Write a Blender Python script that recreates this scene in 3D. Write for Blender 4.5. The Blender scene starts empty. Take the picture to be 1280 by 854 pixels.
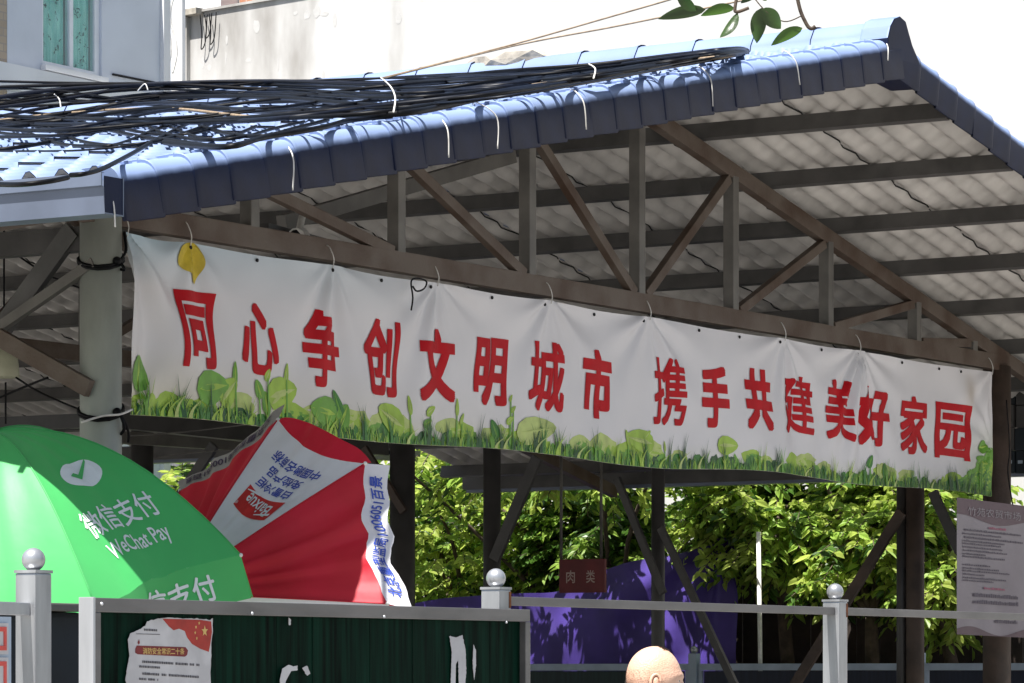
import bpy, bmesh, math, random
import numpy as np
from mathutils import Vector, Matrix, noise
rnd = random.Random(7)
R = math.radians
sc = bpy.context.scene
COL = sc.collection

# ------------------------------------------------------------------ camera, sky, sun, exposure
# world axes: X runs along the gable of the shed, Y into the shed, Z up
F, SX, SZ, HY, CX = 4731.0, .5265, .8502, 842.0, 640.0      # survey of the photograph (1280 px wide)
Z0 = 18.6
X0 = (126 - CX) / F * Z0
cam = bpy.data.cameras.new('camera')
cam.sensor_width = 36
cam.lens = F / 1280 * 36
cam.shift_y = (HY - 427) / 1280
cam.clip_start, cam.clip_end = .5, 2000
cam_o = bpy.data.objects.new('camera', cam)
cam_o.location = (-14.7498, -11.511, 1.6)
cam_o.rotation_euler = (R(90), 0, -math.atan2(SZ, SX))
COL.objects.link(cam_o)
sc.camera = cam_o

SUN_AZ = Vector((-.992, .12, 0)).normalized()
SUN_EL = R(66)
sdir = Vector((SUN_AZ.x * math.cos(SUN_EL), SUN_AZ.y * math.cos(SUN_EL), math.sin(SUN_EL)))
w = bpy.data.worlds.new('World')
sc.world = w
w.use_nodes = True
nt = w.node_tree
sky = nt.nodes.new('ShaderNodeTexSky')
sky.sky_type = 'NISHITA'
sky.sun_disc = False
sky.sun_elevation = SUN_EL
sky.sun_rotation = math.atan2(SUN_AZ.x, SUN_AZ.y)
sky.air_density, sky.dust_density = 1.2, 1.8
bg = nt.nodes['Background']
bg.inputs[1].default_value = .05
nt.links.new(sky.outputs[0], bg.inputs[0])
sl = bpy.data.lights.new('sun', 'SUN')
sl.energy, sl.angle, sl.color = 5.0, R(.53), (1, .97, .92)
so = bpy.data.objects.new('sun', sl)
so.rotation_euler = sdir.to_track_quat('Z', 'Y').to_euler()
so.location = (-20, 10, 40)
COL.objects.link(so)
sc.view_settings.view_transform = 'Standard'
sc.view_settings.look = 'None'
sc.view_settings.exposure = 1.3
sc.view_settings.gamma = 1

# ------------------------------------------------------------------ survey helpers: from a sight line to a place on a plane of the site
def camv(X, Z, z):
    dX, dZ = X - X0, Z - Z0
    return Vector((SX * dX + SZ * dZ, -SZ * dX + SX * dZ, z))
def on_v(x, y, v):
    k = (x - CX) / F
    u = (k * (Z0 + SX * v) - X0 + SZ * v) / (SX - k * SZ)
    Z = Z0 + SZ * u + SX * v
    return Vector((u, v, 1.6 + (HY - y) / F * Z))
def on_u(x, y, u):
    k = (x - CX) / F
    v = (X0 + SX * u - k * (Z0 + SZ * u)) / (SZ + k * SX)
    Z = Z0 + SZ * u + SX * v
    return Vector((u, v, 1.6 + (HY - y) / F * Z))
def on_Z(x, y, Z):
    return camv((x - CX) / F * Z, Z, 1.6 + (HY - y) / F * Z)

# ------------------------------------------------------------------ materials
def mat(name, col, rough=.6, var=.25, scale=8., bump=0., bscale=40., metal=0., spec=.5, coat=0., trans=0., col2=None, stretch=None, lo=.35, hi=.65, sheen=0):
    m = bpy.data.materials.new(name)
    m.use_nodes = True
    t = m.node_tree
    b = t.nodes['Principled BSDF']
    b.inputs['Roughness'].default_value = rough
    b.inputs['Metallic'].default_value = metal
    b.inputs['Specular IOR Level'].default_value = spec
    b.inputs['Coat Weight'].default_value = coat
    b.inputs['Coat Roughness'].default_value = .12
    b.inputs['Sheen Weight'].default_value = sheen
    tc = t.nodes.new('ShaderNodeTexCoord')
    mp = t.nodes.new('ShaderNodeMapping')
    t.links.new(tc.outputs['Object'], mp.inputs[0])
    if stretch: mp.inputs['Scale'].default_value = stretch
    n = t.nodes.new('ShaderNodeTexNoise')
    n.inputs['Scale'].default_value = scale
    n.inputs['Detail'].default_value = 6
    t.links.new(mp.outputs[0], n.inputs['Vector'])
    r = t.nodes.new('ShaderNodeValToRGB')
    c2 = col2 or tuple(c * (1 - var) for c in col)
    r.color_ramp.elements[0].position, r.color_ramp.elements[1].position = lo, hi
    r.color_ramp.elements[0].color = (*c2, 1)
    r.color_ramp.elements[1].color = (*col, 1)
    t.links.new(n.outputs['Fac'], r.inputs[0])
    t.links.new(r.outputs[0], b.inputs['Base Color'])
    m['ramp'] = r.name
    if bump:
        nb = t.nodes.new('ShaderNodeTexNoise')
        nb.inputs['Scale'].default_value = bscale
        nb.inputs['Detail'].default_value = 4
        t.links.new(mp.outputs[0], nb.inputs['Vector'])
        bp = t.nodes.new('ShaderNodeBump')
        bp.inputs['Strength'].default_value = bump
        bp.inputs['Distance'].default_value = .01
        t.links.new(nb.outputs['Fac'], bp.inputs['Height'])
        t.links.new(bp.outputs[0], b.inputs['Normal'])
    if trans:
        tr = t.nodes.new('ShaderNodeBsdfTranslucent')
        t.links.new(r.outputs[0], tr.inputs[0])
        mx = t.nodes.new('ShaderNodeMixShader')
        mx.inputs[0].default_value = trans
        t.links.new(b.outputs[0], mx.inputs[1])
        t.links.new(tr.outputs[0], mx.inputs[2])
        t.links.new(mx.outputs[0], t.nodes['Material Output'].inputs[0])
    return m

M = {}
M['concrete'] = mat('ground_concrete', (.27, .262, .25), .85, .3, .6, .3, 30)
M['tile'] = mat('roof_blue', (.19, .26, .43), .55, .3, 2.2, .06, 90, spec=.4, lo=.2, hi=.8)
M['under'] = mat('roof_underside', (.74, .70, .65), .6, .40, 2.2, .1, 30, lo=.3, hi=.7)
M['verge'] = mat('verge_navy', (.004, .010, .042), .5, .45, 4, .04, 60, spec=.22, lo=.2, hi=.8)
M['steel'] = mat('brown_painted_steel', (.110, .083, .064), .6, .45, 3.5, .2, 60, lo=.35, hi=.6, col2=(.06, .032, .018))
M['steel_grey'] = mat('grey_painted_steel', (.145, .135, .12), .5, .35, 5, .1, 60)
M['purlin'] = mat('purlin_steel', (.105, .10, .095), .55, .4, 4, .1, 50)
M['pipe'] = mat('galvanised_pipe', (.50, .53, .48), .42, .4, 5, .12, 70, metal=.15, lo=.25, hi=.75, stretch=(1, 1, .5))
M['pipe_dark'] = mat('dark_pipe', (.06, .056, .054), .45, .4, 5, .1, 60)
M['pipe_brown'] = mat('brown_pipe', (.085, .055, .04), .6, .5, 6, .2, 50)
M['gutter'] = mat('gutter_metal', (.16, .19, .26), .35, .25, 3, .04, 30, metal=.2)
M['stainless'] = mat('stainless_steel', (.50, .51, .53), .32, .45, 7, .12, 60, metal=.6, stretch=(1, 1, .15))
M['rust'] = mat('rust', (.28, .09, .025), .9, .6, 25)
M['black'] = mat('cable_black', (.004, .004, .0055), .5, .5, 20, spec=.16)
M['cable_blue'] = mat('cable_navy', (.006, .008, .016), .45, .4, 20, spec=.2)
M['cable_tan'] = mat('cable_tan', (.30, .22, .14), .6, .4, 20)
M['white_plastic'] = mat('white_plastic', (.72, .70, .66), .5, .25, 20)
M['red'] = mat('banner_red', (.52, .003, .010), .6, .15, 9, spec=.2)
M['yellow'] = mat('emblem_yellow', (.62, .46, .02), .6, .3, 14)
M['green_cloth'] = mat('umbrella_green', (.06, .47, .12), .5, .12, 3, .15, 9, trans=.25, sheen=.15)
M['white_print'] = mat('white_print', (.82, .84, .84), .55, .05, 20, trans=.15)
M['red_cloth'] = mat('umbrella_red', (.62, .012, .04), .55, .2, 3, .15, 9, trans=.28, col2=(.50, .01, .025))
M['white_cloth'] = mat('umbrella_white', (.74, .73, .75), .6, .18, 3.5, .15, 9, trans=.15, lo=.25, hi=.5)
M['shaded_cloth'] = mat('shaded_white_cloth', (.40, .36, .34), .7, .35, 5, .15, 9)  # darker copy of the white cloth, shade put into its colour
M['blue_print'] = mat('blue_print', (.04, .08, .42), .55, .2, 20)
M['dark_print'] = mat('faded_purple_print', (.08, .05, .10), .6, .4, 20)
M['logo_red'] = mat('logo_red', (.66, .02, .02), .5, .25, 12)
M['purple'] = mat('purple_tarp', (.066, .036, .26), .6, .35, 2.5, .2, 7, trans=.1)
M['board_green'] = mat('dark_green_board', (.003, .030, .017), .5, .9, 3, .06, 20, spec=.03, stretch=(14, 1, .7), lo=.3, hi=.75)
M['aluminium'] = mat('aluminium_frame', (.20, .19, .185), .42, .3, 9, .08, 60, metal=.5, stretch=(.3, 1, 1))
M['alu_bright'] = mat('aluminium_side', (.60, .61, .63), .35, .25, 9, .05, 60, metal=.45, stretch=(1, 1, .12))
M['paper'] = mat('old_paper', (.62, .60, .60), .8, .2, 10, .1, 30)
M['ink'] = mat('grey_ink', (.14, .13, .14), .8, .5, 30)
M['maroon'] = mat('maroon_print', (.23, .02, .02), .6, .3, 10)
M['gold'] = mat('gold_print', (.75, .50, .16), .6, .2, 10)
M['flag_red'] = mat('flag_red', (.52, .035, .02), .6, .45, 9)
M['sign_purple'] = mat('sign_purple', (.065, .025, .045), .45, .2, 6)
M['sign_grey'] = mat('sign_grey', (.175, .15, .18), .35, .2, 3, .1, 4)
M['sign_dark'] = mat('sign_ink', (.10, .08, .11), .6, .3, 30)
M['sign_red'] = mat('sign_red_ink', (.34, .10, .16), .6, .3, 30)
M['meat_red'] = mat('meat_sign_red', (.17, .012, .016), .5, .3, 6)
M['faded_ink'] = mat('faded_ink', (.55, .42, .38), .7, .3, 20)
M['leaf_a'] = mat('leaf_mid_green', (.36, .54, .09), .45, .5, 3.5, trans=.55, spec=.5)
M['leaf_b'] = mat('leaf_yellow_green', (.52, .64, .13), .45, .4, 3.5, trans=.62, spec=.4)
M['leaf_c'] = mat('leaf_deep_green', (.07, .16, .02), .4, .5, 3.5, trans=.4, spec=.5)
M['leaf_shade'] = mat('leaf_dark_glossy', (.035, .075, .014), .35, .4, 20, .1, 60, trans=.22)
M['bark'] = mat('bark', (.10, .07, .05), .9, .5, 12, .6, 30)
M['wood_dark'] = mat('dark_brown_boards', (.045, .03, .022), .85, .6, 5, .4, 20)
M['skin'] = mat('skin', (.64, .41, .30), .45, .18, 9, .3, 160, spec=.4, col2=(.56, .32, .22))
M['hair'] = mat('stubble', (.10, .065, .05), .7, .4, 60)
M['shirt'] = mat('shirt', (.45, .47, .5), .8, .2, 20)
M['trousers'] = mat('trousers', (.05, .055, .07), .85, .3, 20)
M['shoe'] = mat('shoe', (.02, .02, .02), .5, .3, 20)
M['eye'] = mat('eye_white', (.7, .68, .65), .2, .1, 20)
M['iris'] = mat('iris', (.03, .015, .01), .2, .1, 20)
M['lip'] = mat('lip', (.40, .15, .12), .5, .2, 20)
M['plaster'] = mat('stained_plaster', (.50, .49, .475), .9, .3, 1.6, .4, 9, col2=(.20, .185, .165), stretch=(1, 1, .35), lo=.28, hi=.6)
_t = M['plaster'].node_tree
M['facade'] = mat('facade_render', (.60, .63, .68), .85, .12, 1.2, .15, 20)
M['facade_white'] = mat('facade_white', (.72, .72, .72), .8, .1, 2)
M['window_frame'] = mat('window_frame_white', (.74, .76, .78), .4, .1, 5)
M['curtain'] = mat('teal_curtain', (.55, .90, .82), .8, .35, 3.5, .2, 10, col2=(.28, .68, .60), stretch=(5, 5, 1))
M['curtain_print'] = mat('curtain_sprigs', (.02, .10, .09), .8, .3, 10)
M['glass'] = mat('window_glass', (.85, .97, .94), .04, .1, 2, spec=.7, trans=0)
M['brick'] = mat('red_brick', (.42, .17, .10), .9, .35, 9, .3, 20)
M['tan_brick'] = mat('tan_brick', (.45, .34, .24), .9, .3, 9, .3, 20)
M['mortar'] = mat('mortar', (.45, .42, .38), .95, .2, 9)
M['rubble'] = mat('rubble', (.42, .38, .32), .95, .4, 10, .6, 20)
M['tarp_navy'] = mat('dark_stall_cloth', (.012, .02, .028), .7, .5, 4, .2, 8)
M['fence_blue'] = mat('pale_blue_rail', (.42, .50, .60), .5, .2, 6, .05, 30)
M['fence_green'] = mat('far_green_panel', (.012, .035, .035), .6, .4, 3, stretch=(1, 12, .6))
M['navy_panel'] = mat('far_navy_panel', (.014, .02, .045), .6, .4, 3, stretch=(1, 12, .6))
M['lamp'] = mat('lamp_shade', (.42, .42, .30), .5, .2, 10)
M['pink'] = mat('pink_red_border', (.75, .10, .08), .6, .2, 10)
# glass of the far window: clear with a tint
_t = M['glass'].node_tree
_t.nodes['Principled BSDF'].inputs['Transmission Weight'].default_value = .9
_t.nodes['Principled BSDF'].inputs['IOR'].default_value = 1.1

# brick course pattern for brickwork too far away to tell one brick from the next
def brick_mat(name, c1, c2, cm, sc_):
    m = mat(name, c1, .9)
    t = m.node_tree
    b = t.nodes.new('ShaderNodeTexBrick')
    b.inputs['Color1'].default_value = (*c1, 1); b.inputs['Color2'].default_value = (*c2, 1); b.inputs['Mortar'].default_value = (*cm, 1)
    b.inputs['Scale'].default_value = sc_
    mp = t.nodes.new('ShaderNodeMapping'); mp.inputs['Rotation'].default_value = (R(90), 0, R(90))
    tc = t.nodes.new('ShaderNodeTexCoord')
    cmb = t.nodes.new('ShaderNodeCombineXYZ'); sp = t.nodes.new('ShaderNodeSeparateXYZ'); ad = t.nodes.new('ShaderNodeMath')
    t.links.new(tc.outputs['Object'], sp.inputs[0])
    t.links.new(sp.outputs[0], ad.inputs[0]); t.links.new(sp.outputs[1], ad.inputs[1])
    t.links.new(ad.outputs[0], cmb.inputs[0]); t.links.new(sp.outputs[2], cmb.inputs[1])
    t.links.new(cmb.outputs[0], b.inputs['Vector'])
    t.links.new(b.outputs[0], t.nodes['Principled BSDF'].inputs['Base Color'])
    return m
M['brickwork'] = brick_mat('far_red_brickwork', (.45, .20, .12), (.36, .15, .09), (.5, .45, .4), 3.6)
M['tan_brickwork'] = brick_mat('far_tan_brickwork', (.42, .34, .25), (.34, .27, .2), (.3, .26, .22), 3.2)

# ------------------------------------------------------------------ mesh helpers
class MB:
    def __init__(s): s.v, s.f, s.m = [], [], []
    def add(s, vs, fs, mi=0):
        o = len(s.v)
        s.v += [tuple(x) for x in vs]
        s.f += [tuple(i + o for i in f) for f in fs]
        s.m += [mi] * len(fs)
        return s
    def box(s, lo, hi, mi=0):
        x0, y0, z0 = lo; x1, y1, z1 = hi
        return s.add([(x0, y0, z0), (x1, y0, z0), (x1, y1, z0), (x0, y1, z0), (x0, y0, z1), (x1, y0, z1), (x1, y1, z1), (x0, y1, z1)],
                     [(0, 3, 2, 1), (4, 5, 6, 7), (0, 1, 5, 4), (1, 2, 6, 5), (2, 3, 7, 6), (3, 0, 4, 7)], mi)
    def beam(s, p, q, wd, ht, up=(0, 0, 1), mi=0):
        p, q = Vector(p), Vector(q)
        d = (q - p).normalized()
        a = d.cross(Vector(up))
        a = a.normalized() if a.length > 1e-5 else Vector((1, 0, 0))
        b = a.cross(d)
        vs = []
        for o in (p, q):
            for i, j in ((-1, -1), (1, -1), (1, 1), (-1, 1)):
                vs.append(o + a * (i * wd / 2) + b * (j * ht / 2))
        return s.add(vs, [(3, 2, 1, 0), (4, 5, 6, 7), (0, 1, 5, 4), (1, 2, 6, 5), (2, 3, 7, 6), (3, 0, 4, 7)], mi)
    def tube(s, pts, r, n=8, mi=0, cap=True):
        pts = [Vector(p) for p in pts]
        rs = r if isinstance(r, (list, tuple)) else [r] * len(pts)
        ref = None; vs = []
        for i, p in enumerate(pts):
            d = (pts[min(i + 1, len(pts) - 1)] - pts[max(i - 1, 0)])
            d = d.normalized() if d.length > 1e-9 else Vector((0, 0, 1))
            if ref is None: ref = d.orthogonal().normalized()
            ref = (ref - d * ref.dot(d))
            ref = ref.normalized() if ref.length > 1e-6 else d.orthogonal().normalized()
            b = d.cross(ref)
            for k in range(n):
                a = 2 * math.pi * k / n
                vs.append(p + (ref * math.cos(a) + b * math.sin(a)) * rs[i])
        fs = []
        for i in range(len(pts) - 1):
            for k in range(n):
                fs.append((i * n + k, i * n + (k + 1) % n, (i + 1) * n + (k + 1) % n, (i + 1) * n + k))
        if cap:
            fs.append(tuple(range(n - 1, -1, -1)))
            fs.append(tuple((len(pts) - 1) * n + k for k in range(n)))
        return s.add(vs, fs, mi)
    def sphere(s, c, r, n=16, m=10, mi=0, sq=(1, 1, 1)):
        vs = [(c[0], c[1], c[2] + r * sq[2])]
        for i in range(1, m):
            t = math.pi * i / m
            for k in range(n):
                a = 2 * math.pi * k / n
                vs.append((c[0] + r * sq[0] * math.sin(t) * math.cos(a), c[1] + r * sq[1] * math.sin(t) * math.sin(a), c[2] + r * sq[2] * math.cos(t)))
        vs.append((c[0], c[1], c[2] - r * sq[2]))
        fs = [(0, 1 + k, 1 + (k + 1) % n) for k in range(n)]
        for i in range(m - 2):
            for k in range(n):
                a, b = 1 + i * n + k, 1 + i * n + (k + 1) % n
                fs.append((a, a + n, b + n, b))
        L = len(vs) - 1; o = 1 + (m - 2) * n
        fs += [(o + k, L, o + (k + 1) % n) for k in range(n)]
        return s.add(vs, fs, mi)
    def mesh(s, name, mats, smooth=False, bevel=0):
        me = bpy.data.meshes.new(name)
        me.from_pydata(s.v, [], s.f)
        for m in (mats if isinstance(mats, (list, tuple)) else [mats]): me.materials.append(m)
        if len(set(s.m)) > 1: me.polygons.foreach_set('material_index', s.m)
        if smooth: me.polygons.foreach_set('use_smooth', [True] * len(me.polygons))
        me.update()
        if bevel:
            bm = bmesh.new(); bm.from_mesh(me)
            bmesh.ops.bevel(bm, geom=list(bm.edges), offset=bevel, segments=2, affect='EDGES', profile=.7)
            bm.to_mesh(me); bm.free()
        return me
    def build(s, name, mats, parent=None, smooth=False, bevel=0, **props):
        return link(name, s.mesh(name, mats, smooth, bevel), parent, **props)

def link(name, data, parent=None, loc=None, rot=None, **props):
    o = bpy.data.objects.new(name, data)
    COL.objects.link(o)
    if loc is not None: o.location = loc
    if rot is not None: o.rotation_euler = rot
    if parent is not None:
        o.parent = parent
        pm = Matrix.LocRotScale(parent.location, parent.rotation_euler, parent.scale)
        if parent.parent is not None: pm = Matrix()      # parts keep world coordinates, so a sub-part does too
        o.matrix_parent_inverse = pm.inverted()
    for k, v in props.items(): o[k] = v
    return o
def thing(name, label, cat, loc=(0, 0, 0), group=None):
    return tag(link(name, None, None, loc), label, cat, group)
def tag(o, label, cat, group=None):
    o['label'] = label; o['category'] = cat
    if group: o['group'] = group
    return o
def smooth_path(pts, n=6):
    pts = [Vector(p) for p in pts]
    out = []
    for i in range(len(pts) - 1):
        p0, p1, p2, p3 = pts[max(i - 1, 0)], pts[i], pts[i + 1], pts[min(i + 2, len(pts) - 1)]
        for k in range(n):
            t = k / n
            out.append(.5 * ((2 * p1) + (p2 - p0) * t + (2 * p0 - 5 * p1 + 4 * p2 - p3) * t * t + (3 * p1 - p0 - 3 * p2 + p3) * t ** 3))
    out.append(pts[-1])
    return out

# ------------------------------------------------------------------ lettering: glyph outlines -> flat mesh, fattened, cut fine, laid on a surface
_txt = {}
def glyphs(body, bold=.0, grid=None, layers=True, res=3):
    """returns (verts 2-D in units of the bbox [0..1], layer index per vertex, faces, aspect)"""
    key = (body, bold, grid, layers)
    if key in _txt: return _txt[key]
    c = bpy.data.curves.new('glyph', 'FONT'); c.body = body; c.resolution_u = res
    o = bpy.data.objects.new('glyph', c); COL.objects.link(o)
    dg = bpy.context.evaluated_depsgraph_get()
    me = bpy.data.meshes.new_from_object(o.evaluated_get(dg))
    bm0 = bmesh.new(); bm0.from_mesh(me)
    bpy.data.objects.remove(o); bpy.data.curves.remove(c); bpy.data.meshes.remove(me)
    bmesh.ops.triangulate(bm0, faces=bm0.faces[:])
    base = [(v.co.x, v.co.y) for v in bm0.verts]
    bm0.verts.index_update()
    tri = [tuple(v.index for v in f.verts) for f in bm0.faces]
    bm0.free()
    offs = [(0, 0)]
    if bold:
        offs = [(i * bold, j * bold) for i in (-1, 1, -.33, .33) for j in (-1, 1, -.33, .33)] if layers else [(-bold, 0), (bold, 0), (0, bold), (0, -bold)]
    bm = bmesh.new()
    for L, (dx, dy) in enumerate(offs):
        vv = [bm.verts.new((x + dx, y + dy, L)) for x, y in base]
        for t in tri:
            try: bm.faces.new([vv[i] for i in t])
            except ValueError: pass
    xs = [v.co.x for v in bm.verts]; ys = [v.co.y for v in bm.verts]
    x0, x1, y0, y1 = min(xs), max(xs), min(ys), max(ys)
    if grid:
        for ax, n, lo, hi in ((0, grid[0], x0, x1), (1, grid[1], y0, y1)):
            for k in range(1, n):
                co = [0, 0, 0]; co[ax] = lo + (hi - lo) * k / n
                no = [0, 0, 0]; no[ax] = 1
                bmesh.ops.bisect_plane(bm, geom=bm.verts[:] + bm.edges[:] + bm.faces[:], dist=1e-6, plane_co=co, plane_no=no)
    bm.verts.index_update()
    V = [((v.co.x - x0) / (x1 - x0), (v.co.y - y0) / (y1 - y0), v.co.z) for v in bm.verts]
    Fc = [tuple(v.index for v in f.verts) for f in bm.faces]
    bm.free()
    _txt[key] = (V, Fc, (x1 - x0) / (y1 - y0))
    return _txt[key]
def lettering(name, body, fn, m, parent, bold=0, grid=None, layers=True, **props):
    V, Fc, _ = glyphs(body, bold, grid, layers)
    mb = MB(); mb.add([fn(x, y, L) for x, y, L in V], Fc)
    return mb.build(name, m, parent, **props)

# ------------------------------------------------------------------ ground
g = MB(); g.add([(-300, -300, 0), (300, -300, 0), (300, 300, 0), (-300, 300, 0)], [(0, 1, 2, 3)])
g.build('ground', M['concrete'], kind='structure')

# ------------------------------------------------------------------ the open market shed
UK, SL = 5.29, .2155                       # ridge position, slope
ANG = math.atan(SL)
VF, VB = -1.70, 12.6                       # front and back of the roof
UE = {-1: 7.45, 1: 8.75}                   # run of each slope incl. eaves
ZT = 5.27                                  # height of the tile sheet at the ridge
def roof_z(u, zt=ZT): return zt - SL * abs(u - UK)
shed = thing('market_shed', 'open market shed with a navy tiled gable roof on steel trusses and pipe columns', 'shed', (0, 0, 0))

# tile sheets: one mesh per slope side, repeated across the roof
PITCH, STEP = .177, .262
NW = 6
def sheet_mesh(run):
    mb = MB()
    L = run / math.cos(ANG)
    ss = [0.0]
    nst = int(L / STEP)
    for k in range(nst + 1):
        a, b = k * STEP, min((k + 1) * STEP, L)
        if b - a < .02: break
        ss += [(a + .004, 0.0), (a + (b - a) * .5, .5), (b - .002, 1.0)]
    ss = [x for x in ss if isinstance(x, tuple)]
    nv = NW * 8 + 1
    wd = NW * PITCH + .012
    for layer, dz in ((0, 0.0), (1, -.006)):
        base = len(mb.v)
        for (s, fr) in ss:
            for j in range(nv):
                y = wd * j / (nv - 1)
                ph = 2 * math.pi * y / PITCH
                h = .046 * max(0, .5 + .5 * math.cos(ph)) ** 1.3 + .018 * fr - .020
                h += .010 * fr * math.cos(ph)
                mb.v.append((s, y, h + dz))
        for i in range(len(ss) - 1):
            for j in range(nv - 1):
                a = base + i * nv + j
                q = (a, a + nv, a + nv + 1, a + 1)
                mb.f.append(q if layer == 0 else q[::-1])
                mb.m.append(layer)
    return mb.mesh('roof_sheet', [M['tile'], M['under']], smooth=True)
VLIM = round((on_u(628, 600, 14.0).y - VF) / (NW * PITCH)) * NW * PITCH + VF      # the right eave steps back beyond this bay
sheet = {sd: sheet_mesh(UE[sd]) for sd in (-1, 1)}
sheet[2] = sheet_mesh(UE[-1])
nstrip = int((VB - VF) / (NW * PITCH)) + 1
for side in (-1, 1):
    for k in range(nstrip):
        y = VF + .02 + k * NW * PITCH
        o = link('roof_sheet', sheet[2 if side == 1 and y > VLIM - .1 else side], shed)
        dz = .010 * (k % 2)
        jig = rnd.uniform(-.012, .012)
        if side == 1:
            o.rotation_euler = (0, ANG, 0)
            o.location = (UK + .01 + jig, y, ZT + .015 + dz)
        else:
            o.rotation_euler = (0, ANG, math.pi)
            o.location = (UK - .01 + jig, y + NW * PITCH + .012, ZT + .015 + dz)
# lap joints of the sheets showing as ragged dark lines on the underside
M['joint'] = mat('joint_shadow_gap', (.03, .028, .026), .9, .3, 20)
for k in range(1, nstrip):
    y = VF + .02 + k * NW * PITCH
    pts = []
    L = (UE[1] if y < VLIM - .1 else UE[-1]) / math.cos(ANG) - .1; n = int(L / .06)
    for i in range(n):
        sd = .15 + (L - .15) * i / n
        fr = (sd / STEP) % 1
        pts.append((UK + sd * math.cos(ANG), y + .012 + .022 * noise.noise((sd * 3.2, k * 3.7, 0)), ZT + .014 - sd * math.sin(ANG) + .020 + .028 * fr - .012))
    mb = MB(); mb.tube(pts, .005, 5); mb.build('lap_joint', M['joint'], shed, smooth=True)
# ridge caps
for k in range(36):
    y0 = VF + .05 + k * .40
    mb = MB(); n = 10
    prof = []
    for i in range(n + 1):
        a = math.pi * i / n
        prof.append((-math.cos(a) * .13, math.sin(a) * .10 + .02 * (abs(i - n / 2) < n / 4)))
    prof = [(-.26, -.062)] + prof + [(.26, -.062)]
    for yy, sc_ in ((y0, 1.06), (y0 + .05, 1.0), (y0 + .42, .97)):
        mb.v += [(UK + px_ * sc_, yy, ZT + .035 + pz * sc_) for px_, pz in prof]
    m_ = len(prof)
    for i in range(2):
        for j in range(m_ - 1):
            mb.f.append((i * m_ + j, i * m_ + j + 1, (i + 1) * m_ + j + 1, (i + 1) * m_ + j)); mb.m.append(0)
    mb.build('ridge_cap', M['tile'], shed, smooth=True)
# closing cap on the front end of the ridge
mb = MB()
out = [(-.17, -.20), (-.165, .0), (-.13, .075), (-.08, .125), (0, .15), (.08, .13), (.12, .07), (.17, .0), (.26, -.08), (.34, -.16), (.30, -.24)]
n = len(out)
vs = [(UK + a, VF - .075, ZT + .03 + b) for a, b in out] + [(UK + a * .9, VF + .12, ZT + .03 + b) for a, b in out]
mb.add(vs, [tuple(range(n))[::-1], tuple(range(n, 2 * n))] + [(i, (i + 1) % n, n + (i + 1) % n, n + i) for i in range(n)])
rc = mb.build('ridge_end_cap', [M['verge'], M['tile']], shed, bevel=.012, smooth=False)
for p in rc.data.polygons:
    if p.normal.z > .25 and abs(p.normal.y) < .3: p.material_index = 1  # up-facing sides get the paler tile colour as painted sunlight
# verge trim: stepped pieces with a rolled top
VGM = mat('verge_navy_lit_top', (.004, .010, .042), .5, .45, 4, .04, 60, spec=.22)  # navy face; sunlit brightness of the rolled top is put into the colour
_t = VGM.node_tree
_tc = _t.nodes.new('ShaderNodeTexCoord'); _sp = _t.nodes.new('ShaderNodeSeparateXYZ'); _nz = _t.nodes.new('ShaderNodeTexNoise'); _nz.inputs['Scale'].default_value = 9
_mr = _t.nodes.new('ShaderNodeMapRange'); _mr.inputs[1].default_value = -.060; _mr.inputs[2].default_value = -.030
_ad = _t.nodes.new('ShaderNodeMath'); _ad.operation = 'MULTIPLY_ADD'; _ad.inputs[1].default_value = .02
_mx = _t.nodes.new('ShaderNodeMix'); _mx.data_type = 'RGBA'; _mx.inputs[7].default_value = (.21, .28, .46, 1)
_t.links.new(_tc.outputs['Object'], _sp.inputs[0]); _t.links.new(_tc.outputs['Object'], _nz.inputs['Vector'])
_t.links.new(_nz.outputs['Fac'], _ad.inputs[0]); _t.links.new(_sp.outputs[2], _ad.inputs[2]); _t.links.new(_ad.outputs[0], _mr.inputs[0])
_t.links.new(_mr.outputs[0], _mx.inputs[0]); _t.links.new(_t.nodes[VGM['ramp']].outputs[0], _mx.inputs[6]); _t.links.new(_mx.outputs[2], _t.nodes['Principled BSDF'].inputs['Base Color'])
def verge_mesh():
    mb = MB()
    prof = [(.12, -.005), (.035, .0)]
    for i in range(7):
        a = R(90) * i / 6
        prof.append((-.075 * math.sin(a) + .0, .0 - .075 * (1 - math.cos(a))))
    prof += [(-.078, -.235), (-.070, -.24), (-.062, -.235), (-.062, -.10)]
    L = STEP + .02
    m_ = len(prof)
    rings = [(0, .010, 0), (.010, .012, .0025), (.04, .005, .0005), (L, -.004, 0)]     # lower end proud of the piece below
    for s, dz, dv in rings:
        mb.v += [(s, v - dv, z + dz) for v, z in prof]
    for i in range(len(rings) - 1):
        for j in range(m_ - 1):
            mb.f.append((i * m_ + j, (i + 1) * m_ + j, (i + 1) * m_ + j + 1, i * m_ + j + 1)); mb.m.append(0)
    for i in (0, len(rings) - 1):
        pass
    mb.f.append(tuple(range(0, m_))); mb.m.append(0)
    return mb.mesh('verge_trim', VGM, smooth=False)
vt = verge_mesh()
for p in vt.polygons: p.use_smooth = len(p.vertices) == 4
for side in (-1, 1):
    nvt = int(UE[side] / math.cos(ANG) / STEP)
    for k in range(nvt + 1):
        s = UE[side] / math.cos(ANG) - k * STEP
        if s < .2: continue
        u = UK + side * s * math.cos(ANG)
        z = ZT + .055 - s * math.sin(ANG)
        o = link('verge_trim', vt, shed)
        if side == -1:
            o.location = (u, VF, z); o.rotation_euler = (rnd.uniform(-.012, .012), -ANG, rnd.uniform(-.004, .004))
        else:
            o.location = (u, VF, z); o.scale = (-1, 1, 1); o.rotation_euler = (rnd.uniform(-.012, .012), ANG, 0)
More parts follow.
